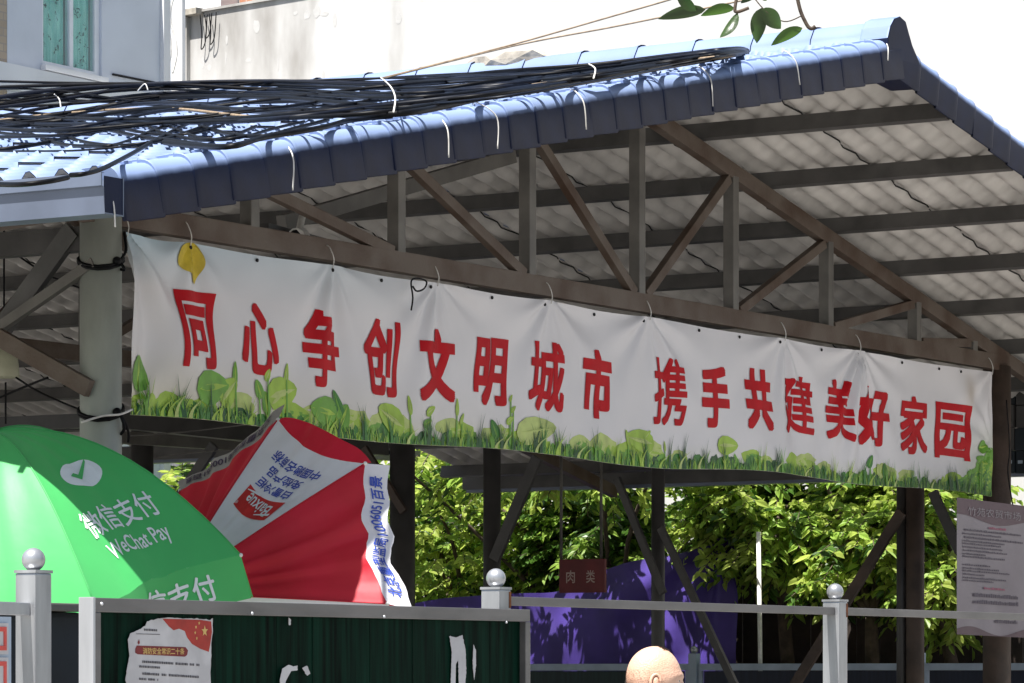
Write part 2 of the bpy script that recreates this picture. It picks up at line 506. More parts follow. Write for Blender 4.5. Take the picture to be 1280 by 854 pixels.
# white straps over the verge
for (x0, y0, x1, y1, b) in ((355, 178, 366, 238, 6), (548, 146, 561, 197, 5), (596, 128, 622, 186, 12), (716, 112, 733, 162, 5), (876, 84, 891, 133, 5), (982, 64, 1000, 106, 4), (128, 236, 144, 284, 5), (1106, 52, 1110, 76, 2)):
    p0 = on_v(x0, y0, VF - .03); p1 = on_v((x0 + x1) / 2 + b, y0 + (y1 - y0) * .32, VF - .095); p2 = on_v(x1, y1, VF - .098)
    mb = MB(); mb.tube(smooth_path([on_v(x0 - 4, y0 + 3, VF + .0), p0, p1, p2]), .0034, 6)
    mb.build('strap', M['white_plastic'], shed, smooth=True)
# purlins
for side in (-1, 1):
    for k in range(10):
        du = .12 if k == 0 else .86 + .935 * (k - 1)
        if du > UE[side] - .1: continue
        u = UK + side * du
        z = roof_z(u) - .075
        mb = MB(); mb.beam((u, VF + .02, z), (u, VLIM if du > 7.4 else VB, z), .055, .10, up=(side * SL, 0, 1))
        mb.build('purlin', M['purlin'], shed)
# eave edge channel
for side, run, y0, y1 in ((-1, UE[-1], VF + .03, VB), (1, UE[1], VF + .03, VLIM), (1, UE[-1], VLIM + .01, VB)):
    u = UK + side * (run - .05)
    mb = MB(); mb.beam((u, y0, roof_z(u) - .08), (u, y1, roof_z(u) - .08), .05, .12)
    mb.build('eave_channel', M['purlin'], shed)
# trusses
CH_Z = 3.865
def truss(v, webs, full=True):
    zc = lambda u: 5.055 - SL * abs(u - UK)
    mb = MB(); mb.beam((-.13, v, CH_Z), (2 * UK + .12, v, CH_Z), .075, .115); mb.build('bottom_chord', M['steel'], shed, bevel=.006)
    for side in (-1, 1):
        mb = MB(); mb.beam((UK + side * .002, v, zc(UK)), (UK + side * ((UE[side] if v < VLIM else UE[-1]) - .1), v, zc(UK + (UE[side] if v < VLIM else UE[-1]) - .1)), .07, .10)
        mb.build('top_chord', M['steel'], shed, bevel=.006)
    if not full: return
    for u in webs:
        mb = MB(); mb.beam((u, v, CH_Z + .05), (u, v, zc(u) - .03), .075, .075, up=(0, 1, 0)); mb.build('truss_post', M['steel_grey'], shed, bevel=.006)
    for i in range(len(webs) - 1):
        a, b = webs[i], webs[i + 1]
        mb = MB()
        if b <= UK + .1: mb.beam((a + .07, v - .012, zc(a) - .05), (b - .07, v - .012, CH_Z + .05), .05, .062)
        else: mb.beam((b - .07, v - .012, zc(b) - .05), (a + .07, v - .012, CH_Z + .05), .05, .062)
        mb.build('truss_diagonal', M['steel'], shed, bevel=.005)
webs = [1.25, 2.63, 4.01, 5.29, 6.49, 7.82, 9.17, 10.1]
truss(0, webs)
truss(5.2, webs, True)
truss(10.4, webs, False)
# raking brace behind the front truss
mb = MB(); mb.beam(on_v(352, 279, .5), on_v(640, 195, .5), .06, .085); mb.build('raking_brace', M['steel_grey'], shed)
mb = MB(); mb.beam(on_v(330, 285, .35), on_v(500, 330, .35), .06, .05); mb.build('raking_brace', M['pipe_dark'], shed)
# columns
def column(u, v, d, m, ztop=3.86, n=20):
    mb = MB(); mb.tube([(u, v, 0), (u, v, ztop)], d / 2, n)
    mb.tube([(u, v, 0), (u, v, .015)], d * .95, n)
    return mb.build('column', m, shed, smooth=False)
cols = [(0, 0, .208, 'pipe'), (0, 2.6, .2, 'pipe'), (0, 5.2, .2, 'pipe'), (0, 7.8, .2, 'pipe'), (0, 10.4, .2, 'pipe'), (10.59, 0.02, .205, 'pipe_brown'), (10.59, 2.86, .104, 'pipe_dark'), (10.59, 4.367, .14, 'pipe_dark'), (10.59, 5.215, .205, 'pipe_dark'), (10.59, 7.825, .19, 'pipe_dark'), (10.59, 10.4, .2, 'pipe_dark')]
for u, v, d, m in cols:
    o = column(u, v, d, M[m], 3.84)
    for p in o.data.polygons: p.use_smooth = len(p.vertices) == 4
for x, d, m in ((1144, .135, 'pipe_brown'), (1127, .075, 'pipe_dark')):
    p = on_u(x, 700, 10.59)
    o = column(p.x, p.y, d, M[m], 3.84, 16)
    for q in o.data.polygons: q.use_smooth = len(q.vertices) == 4
# wall plates along both column rows
for u in (0, 2 * UK + .01):
    mb = MB(); mb.beam((u, .06, 3.74), (u, VB - .3, 3.74), .09, .12); mb.build('wall_plate', M['pipe_dark'], shed)
# lattice between the left columns
J = on_u(0, 414, 0)
for a, b, wd, m, uu in (((92, 287), (-4, 420), .10, 'purlin', -.04), ((118, 328), (-4, 412), .05, 'steel_grey', -.09), ((112, 486), (-4, 420), .085, 'steel', -.135)):
    pa, pb = on_u(*a, uu), on_u(*b, uu)
    mb = MB(); mb.beam(pa, pb, .05, wd, up=(1, 0, 0)); 
    mb = MB(); mb.beam(pa, pb, .04, wd); mb.build('lattice_brace', M[m], shed)
# knee braces on the right row
for a, b, wd, m in (((771, 598), (829, 742), .055, 'pipe_dark'), ((826, 660), (925, 870), .055, 'pipe_dark'), ((1127, 640), (985, 870), .075, 'pipe_brown'), ((672, 572), (618, 700), .09, 'pipe_dark'), ((268, 556), (222, 625), .085, 'pipe_dark'), ((1166, 615), (1200, 690), .07, 'pipe_dark'), ((455, 560), (505, 640), .06, 'pipe_brown')):
    pa, pb = on_u(*a, 10.44), on_u(*b, 10.44)
    mb = MB(); mb.beam(pa, pb, .04, wd); mb.build('knee_brace', M[m], shed)
# low cross beams under the roof seen below the banner
for (xa, ya, xb, yb, v, ht, m) in ((120, 522, 480, 560, 6.2, .13, 'pipe_dark'), (120, 545, 520, 571, 7.6, .10, 'steel_grey')):
    mb = MB(); mb.beam(on_v(xa, ya, v), on_v(xb, yb, v), .1, ht); mb.build('cross_beam', M[m], shed)
# gutters
for side, run, gy0, gy1 in ((-1, UE[-1], VF - .10, VB), (1, UE[1], VF - .10, VLIM), (1, UE[-1], VLIM + .01, VB)):
    u0 = UK + side * run; sg = side
    zt = roof_z(u0) + .015
    prof = [(-.01, zt - .01), (-.01, zt - .17), (.12, zt - .17), (.13, zt - .06), (.145, zt - .055), (.145, zt + .0), (.125, zt + .0)]
    mb = MB(); th = .006
    ys = (gy0, gy1)
    prof2 = [(a + (th if i < 2 else -th if i > 2 else 0), b + (th if i in (1, 2) else 0)) for i, (a, b) in enumerate(prof)]
    for y in ys:
        mb.v += [(u0 + sg * a, y, b) for a, b in prof]
        mb.v += [(u0 + sg * a, y, b) for a, b in prof2]
    n = len(prof); n2 = 2 * n
    for i in range(n - 1):
        mb.f.append((i, i + 1, n2 + i + 1, n2 + i)); mb.m.append(0)
        mb.f.append((n + i, n2 + n + i, n2 + n + i + 1, n + i + 1)); mb.m.append(0)
        mb.f.append((i, n + i, n + i + 1, i + 1)); mb.m.append(0)
    mb.build('gutter', M['gutter'], shed)
    mb = MB(); mb.box((min(u0 - sg * .009, u0 + sg * .118), gy0 + .002, zt - .168), (max(u0 - sg * .009, u0 + sg * .118), gy0 + .006, zt - .012)); mb.build('gutter_end', M['verge'], shed)
    for y in (gy0 + .85, gy0 + 4.3):
        mb = MB(); mb.box((min(u0 + sg * .128, u0 + sg * .152), y - .015, zt - .178), (max(u0 + sg * .128, u0 + sg * .152), y + .015, zt + .004)); mb.build('gutter_joint', M['alu_bright'], shed)

# ------------------------------------------------------------------ the banner
VB_ = -.060
UB0, UB1, ZB0, ZB1 = on_v(158, 400, VB_).x, on_v(1240, 540, VB_).x, on_v(158, 520, VB_).z, on_v(158, 290, VB_).z
gx = [237, 320, 413, 477, 540, 614, 680, 745, 806, 873, 925, 975, 1025, 1071, 1127, 1174, 1200]
gu = [on_v(x, 400, VB_).x for x in gx]
ties = [on_v(x, 400, VB_).x for x in (158, 237, 413, 549, 687, 813, 980, 1073, 1240)]
fan = [(ties[0], ZB1, .040, 9), (ties[1], ZB1, .020, 7), (ties[2], ZB1, .022, 9), (ties[3], ZB1, .018, 11), (ties[4], ZB1, .015, 9), (ties[5], ZB1, .018, 10), (ties[6], ZB1, .022, 11), (ties[7], ZB1 + .01, .038, 15), (ties[8], ZB0 + .4, .012, 11), (ties[8], ZB1, .014, 9), (ties[0], ZB0, .014, 7)]
def cloth_d(u, z):
    d = .022 * math.sin(u * 1.15 + .4) * (ZB1 - z) / .9 + .008 * math.sin(u * 3.1 + z * 2.2) + .014 * noise.noise((u * 1.7 + z, z * 2.2, 3.3)) + .006 * noise.noise((u * 4 - z * 3, z * 3, 1.3))
    for (tu, tz, A, k) in fan:
        dx, dz = u - tu, tz - z
        r = math.hypot(dx, dz) + 1e-4
        if r > 1.6: continue
        ph = math.atan2(dx, abs(dz) + .02)
        fall = math.exp(-(r / .75) ** 2) * min(1, r / .12)
        c = math.cos(k * ph + tu)
        d += A * fall * c * (.6 + .4 * math.sin(ph * 3 + tu))
    return d
def bpt(u, z, off=0.0):
    sag = 0.0
    t = (ZB1 - z) / (ZB1 - ZB0)
    k = max(0, 1 - t * 3)
    if k > 0:
        for a, b in zip(ties[:-1], ties[1:]):
            if a <= u <= b:
                sag = -.012 * k * math.sin(math.pi * (u - a) / (b - a))
    low = .015 * t * math.sin(u * 2.1) - .035 * t * max(0, math.sin((u - 5.6) / 4.9 * math.pi)) * (1 if u > 5.6 else 0) * -.6
    return Vector((u, VB_ - cloth_d(u, z) - off, z + sag + low))
banner = thing('banner', 'long white banner of bold red characters tied under the gable truss', 'banner', (5.3, VB_, 2.8))
nu, nz = 620, 56
mb = MB()
for j in range(nz + 1):
    for i in range(nu + 1):
        mb.v.append(tuple(bpt(UB0 + (UB1 - UB0) * i / nu, ZB0 + (ZB1 - ZB0) * j / nz)))
for j in range(nz):
    for i in range(nu):
        a = j * (nu + 1) + i
        mb.f.append((a, a + 1, a + nu + 2, a + nu + 1)); mb.m.append(0)
mcl = mat('banner_cloth', (.74, .715, .73), .42, .06, 1.5, .05, 60, spec=.45, trans=.06)
t_ = mcl.node_tree
va = t_.nodes.new('ShaderNodeVertexColor'); va.layer_name = 'print'
mxn = t_.nodes.new('ShaderNodeMix'); mxn.data_type = 'RGBA'; mxn.blend_type = 'MULTIPLY'; mxn.inputs[0].default_value = 1
rp = t_.nodes[mcl['ramp']]
t_.links.new(rp.outputs[0], mxn.inputs[6]); t_.links.new(va.outputs[0], mxn.inputs[7])
t_.links.new(mxn.outputs[2], t_.nodes['Principled BSDF'].inputs['Base Color'])
cl = mb.build('cloth', mcl, banner, smooth=True)
ca = cl.data.color_attributes.new('print', 'FLOAT_COLOR', 'POINT')
cols_ = np.ones((len(mb.v), 4), np.float32)
for idx in range(len(mb.v)):
    i, j = idx % (nu + 1), idx // (nu + 1)
    u = UB0 + (UB1 - UB0) * i / nu; z = ZB0 + (ZB1 - ZB0) * j / nz
    c = np.array([1., 1., 1.])
    def blend(c, col, a): return c * (1 - a) + np.array(col) * a
    nz_ = noise.noise((u * .9, z * 1.6, 0)) * .5 + .5
    c = blend(c, (.55, .76, .86), max(0, 1 - (ZB1 - z) / .26) * max(0, 1 - (u - UB0) / 3.2) * 1.0)      # printed pale blue sky, top left
    c = blend(c, (.72, .75, .83), max(0, 1 - abs(u - 1.0 - (ZB1 - z) * .3) / .8) * .35 * nz_)
    c = blend(c, (.88, .82, .55), max(0, 1 - (z - ZB0) / .36) * max(0, 1 - (u - UB0) / 4.5) * .9)      # printed warm haze over the grass
    c = blend(c, (.80, .85, .55), max(0, 1 - (z - ZB0) / .16) * .45)
    c = blend(c, (.45, .62, .20), max(0, min(1, (u - 9.75) / .6)) * max(0, 1 - (z - ZB0) / .55) * .9)    # green corner, right
    c = blend(c, (.72, .62, .48), math.exp(-((u - 9.95) / .09) ** 2 - ((z - 3.60) / .12) ** 2) * .6)    # brown stain
    cols_[idx, :3] = c
ca.data.foreach_set('color', cols_.ravel())

chars = [('同', 220, 362, 268, 466), ('心', 300, 377, 346, 473), ('争', 378, 384, 424, 486), ('创', 454, 395, 498, 496), ('文', 525, 408, 570, 505), ('明', 596, 420, 637, 512), ('城', 662, 425, 704, 519), ('市', 727, 434, 766, 525),
         ('携', 817, 445, 854, 533), ('手', 874, 456, 908, 539), ('共', 928, 460, 965, 544), ('建', 980, 469, 1017, 549), ('美', 1032, 473, 1066, 554), ('好', 1075, 481, 1112, 561), ('家', 1127, 494, 1162, 573), ('园', 1171, 503, 1214, 580)]
for ch, xa, ya, xb, yb in chars:
    ym = (yb + ya) / 2
    sl_ = .125
    a = on_v(xa, 400, VB_).x; b = on_v(xb, 400, VB_).x
    xm = (xa + xb) / 2
    # heights taken at the middle of the glyph
    ht_half = ((yb - ya) - sl_ * (xb - xa)) / 2
    zt_ = on_v(xm, ym - ht_half, VB_).z; zb_ = on_v(xm, ym + ht_half, VB_).z
    ux = gu
    def fn(x, y, L, a=a, b=b, zt_=zt_, zb_=zb_):
        u = a + (b - a) * x; z = zb_ + (zt_ - zb_) * y
        return bpt(u + .008 * math.sin(z * 14 + a), z, .0042 + .00006 * L)
    lettering('character', ch, fn, M['red'], banner, bold={'携': .016, '建': .020, '美': .024, '家': .026, '城': .024, '创': .028, '争': .030, '园': .026, '同': .032, '明': .034, '好': .034, '手': .040, '心': .030, '文': .040}.get(ch, .045), grid=(24, 26))
# yellow emblem
em = [(221, 318), (226, 307), (236, 303), (246, 307), (252, 320), (252.5, 334), (249, 346), (244, 356), (240, 351), (237, 343), (229, 337), (222, 328)]
cc = on_v(240, 327, VB_)
ring = smooth_path([on_v(x, y, VB_) for x, y in em + em[:1]], 4)[:-1]
n = len(ring); KR = (.2, .4, .6, .8, 1)
mb = MB(); vs = [bpt(cc.x, cc.z, .006)]
for k in KR: vs += [bpt(cc.x + (p.x - cc.x) * k, cc.z + (p.z - cc.z) * k, .006) for p in ring]
fs = [(0, 1 + i, 1 + (i + 1) % n) for i in range(n)]
for q in range(len(KR) - 1): fs += [(1 + q * n + i, 1 + (q + 1) * n + i, 1 + (q + 1) * n + (i + 1) % n, 1 + q * n + (i + 1) % n) for i in range(n)]
mb.add(vs, fs)
mb.build('emblem', M['yellow'], banner)
# printed meadow: leaves, bushes and blades along the lower edge
GR = [mat('print_green_%s' % n_, c, .5, .25, 12) for n_, c in (('pale', (.50, .60, .18)), ('lime', (.36, .55, .05)), ('mid', (.15, .38, .03)), ('deep', (.04, .20, .02)), ('dark', (.010, .085, .015)))]
def flat_poly(mb, pts, off, mi, sub=1):
    """fan polygon in banner coordinates"""
    cu = sum(p[0] for p in pts) / len(pts); cz = sum(p[1] for p in pts) / len(pts)
    n = len(pts)
    lim = lambda p: bpt(min(max(p[0], UB0 + .002), UB1 - .002), min(max(p[1], ZB0 + .001), ZB1), off)
    vs = [lim((cu, cz))]
    for k in (.5, 1):
        vs += [lim((cu + (p[0] - cu) * k, cz + (p[1] - cz) * k)) for p in pts]
    mb.add(vs, [(0, 1 + i, 1 + (i + 1) % n) for i in range(n)] + [(1 + i, 1 + n + i, 1 + n + (i + 1) % n, 1 + (i + 1) % n) for i in range(n)], mi)
def blob(mb, u, z, ru, rz, off, mi, wob=.15, n=18):
    s = rnd.random() * 9
    flat_poly(mb, [(u + ru * math.cos(a) * (1 + wob * noise.noise((math.cos(a) * 1.6 + s, math.sin(a) * 1.6, s))), z + rz * math.sin(a) * (1 + wob * noise.noise((math.cos(a) * 1.6 + s, math.sin(a) * 1.6, s)))) for a in [2 * math.pi * k / n for k in range(n)]], off, mi)
def leafshape(mb, u, z, ang, L, W, off, mi):
    c, s = math.cos(ang), math.sin(ang)
    pts = []
    for k in range(12):
        a = 2 * math.pi * k / 12
        x = L / 2 * (1 - math.cos(a)); y = W / 2 * math.sin(a) * (1 - .35 * math.cos(a + math.pi))
        pts.append((u + x * c - y * s, z + x * s + y * c))
    flat_poly(mb, pts, off, mi)
mb = MB()
nb_ = 0
def off_(): 
    global nb_
    nb_ += 1
    return .0010 + .000006 * nb_
for k in range(34):       # soft rounded bushes at the back, cloth showing between them
    u = UB0 + (UB1 - UB0) * (k + rnd.random()) / 34
    if noise.noise((u * .9, 2, 2)) < -.15: continue
    r_ = rnd.uniform(.06, .14)
    blob(mb, u, ZB0 + rnd.uniform(.06, .11), r_ * 1.4, r_ * .55, off_(), rnd.choice((0, 0, 1)), .4)
    blob(mb, u + .03, ZB0 + rnd.uniform(.04, .07), r_ * 1.2, r_ * .5, off_(), rnd.choice((1, 1, 2)), .4)
for k in range(300):      # curly tufts
    u = UB0 + (UB1 - UB0) * (k + rnd.random()) / 300
    r_ = rnd.uniform(.02, .05)
    blob(mb, u, ZB0 + rnd.uniform(.0, .055), r_ * 1.2, r_, off_(), rnd.choice((1, 2, 2, 3, 3, 4)), .6, 11)
for k in range(70):       # solid green in the right-hand corner
    u = rnd.uniform(9.8, UB1 - .02); hmax = .06 + .42 * ((u - 9.8) / .66) ** 1.5
    z = rnd.uniform(0, hmax)
    blob(mb, u, ZB0 + z, rnd.uniform(.05, .12), rnd.uniform(.02, .06), off_(), rnd.choice((1, 2, 2, 2, 3)), .6, 12)
mb.build('printed_bushes', GR, banner, kind='stuff')
for (x, y, ln, wd, an, mi) in ((170, 468, .22, .20, 90, 2), (262, 487, .36, .22, 8, 2), (283, 492, .24, .17, 40, 1), (292, 470, .16, .055, 88, 2), (322, 488, .13, .09, 120, 2), (345, 500, .16, .12, 30, 1), (331, 505, .15, .09, 100, 2), (357, 468, .14, .05, 85, 1), (333, 470, .09, .06, 60, 1), (352, 492, .32, .22, 15, 1), (402, 512, .30, .20, 175, 2), (420, 505, .22, .10, 120, 3), (426, 520, .2, .15, 60, 2), (488, 520, .34, .2, 160, 1), (513, 505, .13, .05, 100, 1), (540, 513, .13, .06, 25, 1), (536, 528, .12, .06, 20, 2), (573, 510, .12, .045, 92, 1), (580, 525, .09, .04, 60, 1), (622, 540, .16, .10, 120, 3), (672, 540, .5, .2, 8, 0), (640, 528, .1, .05, 30, 1), (644, 514, .07, .035, 40, 1), (641, 500, .06, .03, 60, 1), (800, 548, .4, .17, 175, 1), (785, 545, .13, .06, 120, 1), (806, 556, .14, .06, 35, 1), (810, 541, .1, .045, 35, 1), (830, 556, .08, .03, 100, 1), (905, 560, .3, .15, 0, 1), (1088, 578, .12, .08, 60, 3), (1107, 590, .13, .10, 90, 3), (1098, 588, .1, .10, 120, 0), (1228, 560, .16, .12, 10, 2), (1226, 578, .2, .1, 170, 2)):
    p = on_v(x, y, VB_); ln *= .85; wd *= .8
    mb = MB(); leafshape(mb, p.x - .5 * ln * math.cos(R(an)), p.z - .5 * ln * math.sin(R(an)), R(an), ln, wd, .0055, mi)
    c_, s_ = math.cos(R(an)), math.sin(R(an))
    ax = lambda t, w_: bpt(min(max(p.x + (t - .5) * ln * c_ - w_ * s_, UB0), UB1), min(max(p.z + (t - .5) * ln * s_ + w_ * c_, ZB0), ZB1), .0062)
    for sg_ in (-1, 1):     # lighter vein and a darker half, as printed
        mb.add([ax(.06, 0), ax(.3, sg_ * wd * .10), ax(.6, sg_ * wd * .09), ax(.95, 0)], [(0, 1, 2, 3)], max(0, mi - 1))
    mb.add([ax(.10, -.02 * wd), ax(.35, -wd * .36), ax(.62, -wd * .36), ax(.93, -.03 * wd), ax(.6, -wd * .16), ax(.3, -wd * .16)], [(0, 1, 5), (1, 2, 4, 5), (2, 3, 4)], mi)
    mb.add([bpt(p.x - .006, max(p.z, ZB0), .0052), bpt(p.x + .006, max(p.z, ZB0), .0052), bpt(p.x + .012, ZB0 + .03, .0052), bpt(p.x - .004, ZB0 + .03, .0052)], [(0, 1, 2, 3)], 2)
    mb.build('printed_leaf', GR, banner)
mb = MB()
def blade(u, h, lean, wd, off, mi):
    n = 5; L = []; Rr = []
    for k in range(n + 1):
        t = k / n
        uu = min(max(u + lean * t * t, UB0 + .002), UB1 - .002); ww = wd * (1 - t) ** .8
        zz = ZB0 + .002 + h * t
        L.append(bpt(max(uu - ww, UB0), zz, off)); Rr.append(bpt(min(uu + ww, UB1), zz, off))
    mb.add(L + Rr, [(i, n + 1 + i, n + 2 + i, i + 1) for i in range(n)], mi)
for k in range(2000):
    u = rnd.uniform(UB0, UB1)
    env = .030 + .05 * (noise.noise((u * 1.9, 0, 5)) * .5 + .5)
    blade(u, env * rnd.uniform(.5, 1.5), rnd.uniform(-.045, .045), rnd.uniform(.003, .006), .0072 + .0000007 * k, rnd.choice((1, 2, 2, 3, 3, 4, 4)))
for k in range(120):      # tall tufts fanning out
    u = rnd.uniform(UB0 + .05, UB1 - .05); mi = rnd.choice((1, 2, 3, 4, 4)); hh = rnd.uniform(.11, .24)
    for q in range(rnd.randint(3, 6)):
        blade(u + rnd.uniform(-.012, .012), hh * rnd.uniform(.5, 1), rnd.uniform(-.07, .07), rnd.uniform(.004, .0075), .0088 + .000003 * (k * 6 + q), mi)
for k in range(26):       # broad pale grass leaves bending over
    u = rnd.uniform(UB0 + .1, UB1 - .2)
    blade(u, rnd.uniform(.07, .13), rnd.uniform(.08, .16), .016, .0108 + .00001 * k, rnd.choice((0, 1)))
mb.build('printed_grass', GR, banner, kind='stuff')
# eyelets and ties
for x, u in zip(gx, gu):
    p = bpt(u, ZB1 - .028, .006)
    mb = MB(); mb.tube([p + Vector((0, .003, 0)), p + Vector((0, -.003, 0))], .010, 10); mb.build('eyelet', M['black'], banner)
for x, u in zip((158, 237, 413, 549, 687, 813, 980, 1073, 1240), ties):
    p = bpt(min(max(u, UB0 + .01), UB1 - .01), ZB1 - .02, .006)
    mb = MB(); mb.tube(smooth_path([p, p + Vector((.004, -.004, .05)), p + Vector((-.004, .01, .10)), p + Vector((0, .035, .125)), p + Vector((0, .08, .13))]), .003, 6)
    mb.build('tie', M['white_plastic'], banner, smooth=True)
# thin twig of wire hanging over the top edge of the banner
q = [on_v(x, y, -.12) for x, y in ((514, 388), (516, 372), (514, 352), (522, 348), (533, 352), (530, 361), (521, 364), (516, 358))]
mb = MB(); mb.tube(smooth_path(q), .005, 6); tag(mb.build('wire_twist', M['black'], smooth=True), 'black twist of wire dangling over the top edge of the banner above the fifth character', 'wire')
# ropes round the left column
col_r = .104
for z, m, tails, lab in ((3.62, 'black', ((155, 290), (151, 337)), 'black cord knotted round the near pipe column close to the gutter'), (2.88, 'black', ((151, 543), (160, 552)), 'black cord knotted round the near pipe column above the green umbrella')):
    mb = MB()
    pts = []
    for k in range(27):
        a = 2 * math.pi * k / 12
        pts.append(((col_r + .008) * math.cos(a), (col_r + .008) * math.sin(a), z + .012 * k / 12 + .05 * math.cos(a - .6)))
    mb.tube(pts, .009, 6)
    for tl in tails:
        e = on_v(*tl, -.1)
        mb.tube(smooth_path([(.0, -col_r - .01, z), ((e.x) * .5, -col_r - .03, (z + e.z) / 2 - .02), e]), .008, 6)
    mb.sphere((-.02, -col_r - .012, z + .0), .022, 8, 6)
    tag(mb.build('cord', M[m], smooth=True), lab, 'cord')
p0, p1 = on_v(102, 528, -.14), on_v(165, 512, -.14)
mb = MB(); mb.tube(smooth_path([p0, on_v(128, 520, -.16), on_v(150, 518, -.15), p1]), .006, 6)
tag(mb.build('cord', M['white_plastic'], smooth=True), 'pale cord from the near pipe column to the lower corner of the banner', 'cord')

# ------------------------------------------------------------------ cables lying over the roof
def on_left_slope(x, y, zt):
    k = (x - CX) / F; h = (HY - y) / F
    o = Vector(cam_o.location)
    d = camv(k, 1, 0) - camv(0, 0, 0); d.z = h
    den = d.z - SL * d.x
    if abs(den) < 1e-6: return None
    t = (zt - SL * (UK - o.x) - o.z) / den
    if t < 5 or t > 60: return None
    return o + d * t
def roof_pt(x, y, lift=.05, ucap=4.75):
    p = on_left_slope(x, y, ZT + .05 + lift)
    if p is None or p.x > ucap: return on_u(x, y, ucap)
    return p
XS = [-70, 60, 200, 340, 488, 620, 742, 850, 905]
YT = [112, 107, 105, 102, 97, 90, 81, 68, 62]
YB = [176, 170, 154, 149, 143, 123, 102, 82, 72]
ncab = 30
for c in range(ncab):
    base = (c + .5) / ncab
    pts = []
    ph = rnd.random() * 6
    for i, x in enumerate(XS):
        amp = .24 if i < 4 else .16 if i < 6 else .06
        t = min(1, max(0, base + amp * math.sin(ph + i * 1.3) + rnd.uniform(-.09, .09)))
        pts.append(roof_pt(x, YT[i] + (YB[i] - YT[i]) * t, .04 + .05 * rnd.random()))
    pts.append(on_u(928 + 6 * rnd.random(), 62 + 6 * base, 5.1))
    pts.append(on_u(945, 72 + 4 * base, 5.6))
    r_ = rnd.choice((.006, .007, .009, .010, .012, .015))
    mb = MB(); mb.tube(smooth_path(pts, 7), r_, 6)
    m_ = 'cable_tan' if c == 22 else 'cable_blue' if c % 4 == 1 else 'black'
    o = mb.build('cable', M[m_], smooth=True)
    if c == 22: tag(o, 'tan cable among the black ones running over the blue roof', 'cable', 'cables bundled along the roof')
    else: tag(o, 'dark cable in the long bundle lying along the blue roof towards the ridge', 'cable', 'cables bundled along the roof')
loops = [
    ([(-30, 187), (0, 187), (60, 178), (110, 165), (160, 148), (200, 138)], .011, 'black cable slanting up from the left edge across the pale roof tiles'),
    ([(8, 155), (40, 168), (75, 180), (115, 183), (150, 180), (200, 160), (240, 150)], .010, 'black cable sagging in a shallow loop low on the roof tiles at the left'),
    ([(35, 156), (70, 164), (105, 164), (140, 154), (170, 148)], .009, 'short black cable loop just below the bundle at the far left'),
    ([(80, 146), (120, 158), (170, 170), (215, 176), (270, 183), (300, 180), (340, 168)], .011, 'black cable dropping from the bundle and running right above the verge'),
    ([(88, 219), (108, 217), (130, 210), (165, 192), (200, 172), (240, 152)], .010, 'black cable reaching down to the corner of the roof beside the gutter'),
    ([(175, 152), (200, 165), (235, 173), (262, 175), (290, 170), (320, 158)], .009, 'black cable swinging below the bundle over the middle of the tiles'),
    ([(195, 150), (225, 164), (260, 174), (300, 172), (345, 160), (380, 152)], .008, 'thin black cable swinging below the bundle towards the verge straps'),
    ([(-30, 189), (30, 189), (100, 188), (170, 181), (215, 170), (280, 156)], .005, 'thin grey-black wire drawn almost straight across the tiles at the left'),
    ([(205, 178), (240, 182), (290, 183), (330, 172), (400, 160), (440, 150), (490, 145)], .013, 'thick black cable curling back to the bundle behind the verge'),
    ([(60, 160), (95, 175), (140, 182), (190, 178), (235, 165), (270, 152)], .010, 'black cable making the lowest loop in the middle of the pale tiles'),
    ([(120, 150), (150, 160), (195, 168), (235, 168), (275, 158)], .009, 'black cable crossing two others just under the bundle above the verge corner'),
    ([(250, 158), (290, 168), (330, 170), (370, 160), (410, 150)], .010, 'black cable drooping close above the third verge strap'),
    ([(-30, 229), (20, 231), (60, 227), (85, 222)], .010, 'black cable lying just above the gutter at the left edge')]
for pts, r_, lab in loops:
    mb = MB(); mb.tube(smooth_path([roof_pt(x, y, .03) for x, y in pts], 7), r_, 6)
    tag(mb.build('cable', M['black'], smooth=True), lab, 'cable', 'cables sagging over the roof tiles')
mb = MB(); mb.tube(smooth_path([on_u(x, y, 5.2) for x, y in ((-60, 100), (100, 104), (300, 104), (480, 98), (640, 88))]), .009, 6)
tag(mb.build('cable', M['black'], smooth=True), 'topmost black cable stretched level above the rest of the bundle', 'cable')
for (xs, lab) in (([(476, 97), (488, 108), (494, 122), (492, 140)], 'white plastic tie wrapped round the cable bundle near the middle of the roof'), ([(736, 80), (744, 86), (742, 98)], 'white plastic tie wrapped round the cable bundle near its right end'), ([(172, 114), (181, 105), (185, 113)], 'white plastic tie looped over the cables left of the rubble'), ([(68, 118), (74, 124), (76, 134)], 'white plastic tie on the cable bundle at the far left')):
    mb = MB(); mb.tube(smooth_path([roof_pt(x, y, .13, 4.65) for x, y in xs]), .004, 6)
    tag(mb.build('cable_tie', M['white_plastic'], smooth=True), lab, 'cable tie')
for pts, lab in (([(476, 98), (640, 56), (760, 22), (850, -4), (980, -44)], 'upper of the two thin wires rising from the cable bundle past the hanging leaves'), ([(476, 99), (640, 58), (760, 35), (820, 23), (990, -12)], 'lower of the two thin wires rising from the cable bundle past the hanging leaves')):
    a = roof_pt(*pts[0]); 
    q = [a] + [on_u(x, y, a.x - .15 * i) for i, (x, y) in enumerate(pts[1:], 1)]
    mb = MB(); mb.tube(smooth_path(q), .005, 6); tag(mb.build('wire', M['cable_tan'], smooth=True), lab, 'wire')
